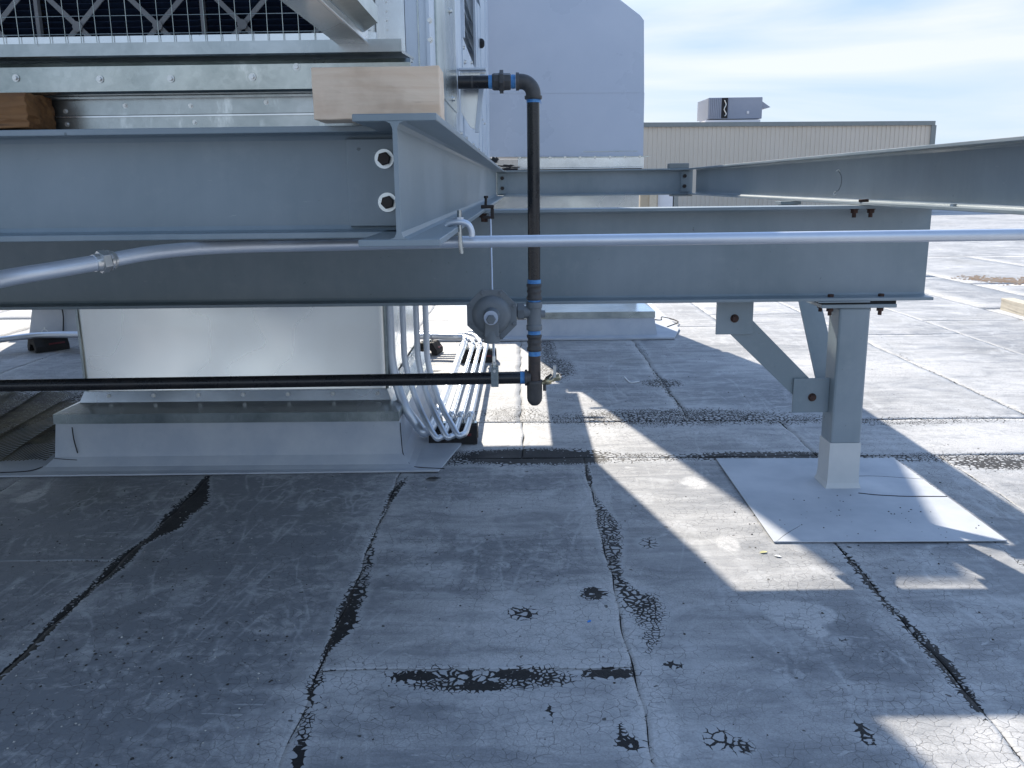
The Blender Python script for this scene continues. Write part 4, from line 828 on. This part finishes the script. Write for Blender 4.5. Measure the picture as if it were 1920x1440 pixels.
MB().box(2.86, 3.02, 19.97, 19.998, .6, 1.13).build('door', M['woodlong'], cb)
for x in (2.7, 3.3): MB().box(x, x + .06, 20.1, 20.4, 0, .549).build('leg', M['bldtrim'], cb)
MB().box(3.42, 3.52, 20.1, 20.4, 0, 1.15).build('side_post', M['bldtrim'], cb)

# ================================================================== LITTER
def pebbles(name, m_, areas, label, cat, smin, smax, zb=.0015):
    mb = MB()
    for (cx, cy, sx, sy_, n) in areas:
        for _ in range(n):
            x, y = random.gauss(cx, sx), random.gauss(cy, sy_)
            if y < 1.3 or (x > -2.9 and x < -.3 and y > 3.85 and y < 5.7): continue
            s = random.uniform(smin, smax); h = s * .6
            a0 = random.uniform(0, 6)
            v = [(x + s * math.cos(a0 + k * 1.57) * random.uniform(.6, 1.1), y + s * math.sin(a0 + k * 1.57) * random.uniform(.6, 1.1), zb) for k in range(4)]
            v += [(x + random.uniform(-.3, .3) * s, y + random.uniform(-.3, .3) * s, zb + h)]
            mb.add(v, [(0, 1, 4), (1, 2, 4), (2, 3, 4), (3, 0, 4)])
    o = mb.build(name, m_); tag(o, label, cat); o['kind'] = 'stuff'; return o
pebbles('pale_grit', M['stone'], [(-1.35, 1.95, .5, .25, 90), (-1.7, 2.5, .4, .3, 70), (-1.0, 2.2, .25, .15, 50), (-1.6, 3.2, .4, .4, 40), (-.9, 2.8, .4, .4, 25), (.5, 3, .8, .8, 20)], 'pale gravel grains scattered on the near shaded roof', 'grit', .0015, .0045)
pebbles('dark_grit', M['stonedk'], [(-1.35, 1.95, .5, .25, 90), (-1.0, 2.2, .2, .12, 60), (-1.6, 2.8, .6, .5, 120), (1.3, 3.2, .35, .4, 35), (.6, 3.2, .8, 1.0, 60), (1.8, 2.8, .4, .4, 25), (.7, 5.0, .9, .8, 60), (2.6, 5.5, .8, 1.2, 80), (-2.5, 5.8, .5, .6, 60), (-.3, 5.4, .3, .6, 20)], 'dark crumbs of tar scattered over the roof', 'grit', .002, .0065)
pebbles('dark_grit', M['stonedk'], [(1.32, 3.25, .2, .13, 26), (1.1, 3.3, .1, .15, 10), (1.5, 3.2, .1, .1, 12)], 'sparse tar crumbs lying on the pale square patch', 'grit', .002, .0055, .0085)
def leaf(x, y, s, m_, name, label, cat, rot=0, z=.004):
    p = [(-1, 0), (-.5, .45), (.2, .5), (1, .1), (.4, -.4), (-.4, -.35)]
    mb = MB(); c_, s_ = math.cos(rot), math.sin(rot)
    vs = [(x + s * (a * c_ - b_ * s_), y + s * (a * s_ + b_ * c_), z + s * .25 * abs(b_)) for a, b_ in p]
    mb.add(vs + [(x, y, z)], [(i, (i + 1) % 6, 6) for i in range(6)]); o = mb.build(name, m_)
    md = o.modifiers.new('solid', 'SOLIDIFY'); md.thickness = .0008
    return tag(o, label, cat)
leaf(.845, 2.905, .016, M['yellow'], 'scrap', 'crumpled yellowish scrap in the sunlit roof area before the patch', 'scrap', .3)
leaf(.885, 2.87, .014, M['white'], 'scrap', 'small white scrap beside the yellowish scrap on the sunlit roof', 'scrap', -.5)
leaf(.194, 2.412, .009, M['blue'], 'tape_scrap', 'tiny blue scrap on the shaded near roof', 'scrap', .8, .003)
leaf(-.40, 3.73, .035, M['stonedk'], 'dead_leaf', 'flat dark dead leaf just off the corner of the near curb', 'leaf', .1)
leaf(-.62, 6.1, .05, M['white'], 'scrap', 'white scrap on the floor behind the conduit drops', 'scrap', .2)
MB1 = MB().tube([(.69, 5.8, .006), (.70, 5.68, .006), (.715, 5.63, .006), (.77, 5.66, .006)], .004, 6, 4).build('zip_tie', M['white']); tag(MB1, 'bent white zip tie lying on the shaded roof behind the valve', 'zip tie')
MB2 = MB().box(-.58, -.44, 5.92, 5.97, .0, .012).build('wood_shim', M['woodlong'], None, .001); tag(MB2, 'small yellow wooden shim on the roof behind the conduits', 'wood')
# orange sand stain on the right
st, N_, L_, b = newmat('orange_sand'); n = noise(N_, L_, pos(N_, L_), 6, 6, .7); L_.new(mixc(N_, L_, maprange(N_, L_, n, .4, .65), (.42, .26, .15), (.46, .38, .29)), b.inputs['Base Color']); b.inputs['Roughness'].default_value = .9
sd = MB()
for _ in range(1500):
    t_ = random.random(); x = 5.9 + t_ * 1.5 + random.gauss(0, .12); y = 11.6 - t_ * 1.1 + random.gauss(0, .22 + .15 * t_); s = random.uniform(.008, .03)
    sd.add([(x - s, y - s, .002), (x + s, y - s * .7, .002), (x + s * .5, y + s, .002), (x, y, .002 + s * .4)], [(0, 1, 3), (1, 2, 3), (2, 0, 3)])
o = sd.build('orange_sand', st); tag(o, 'streak of rusty orange sand on the sunlit roof at right', 'sand'); o['kind'] = 'stuff'
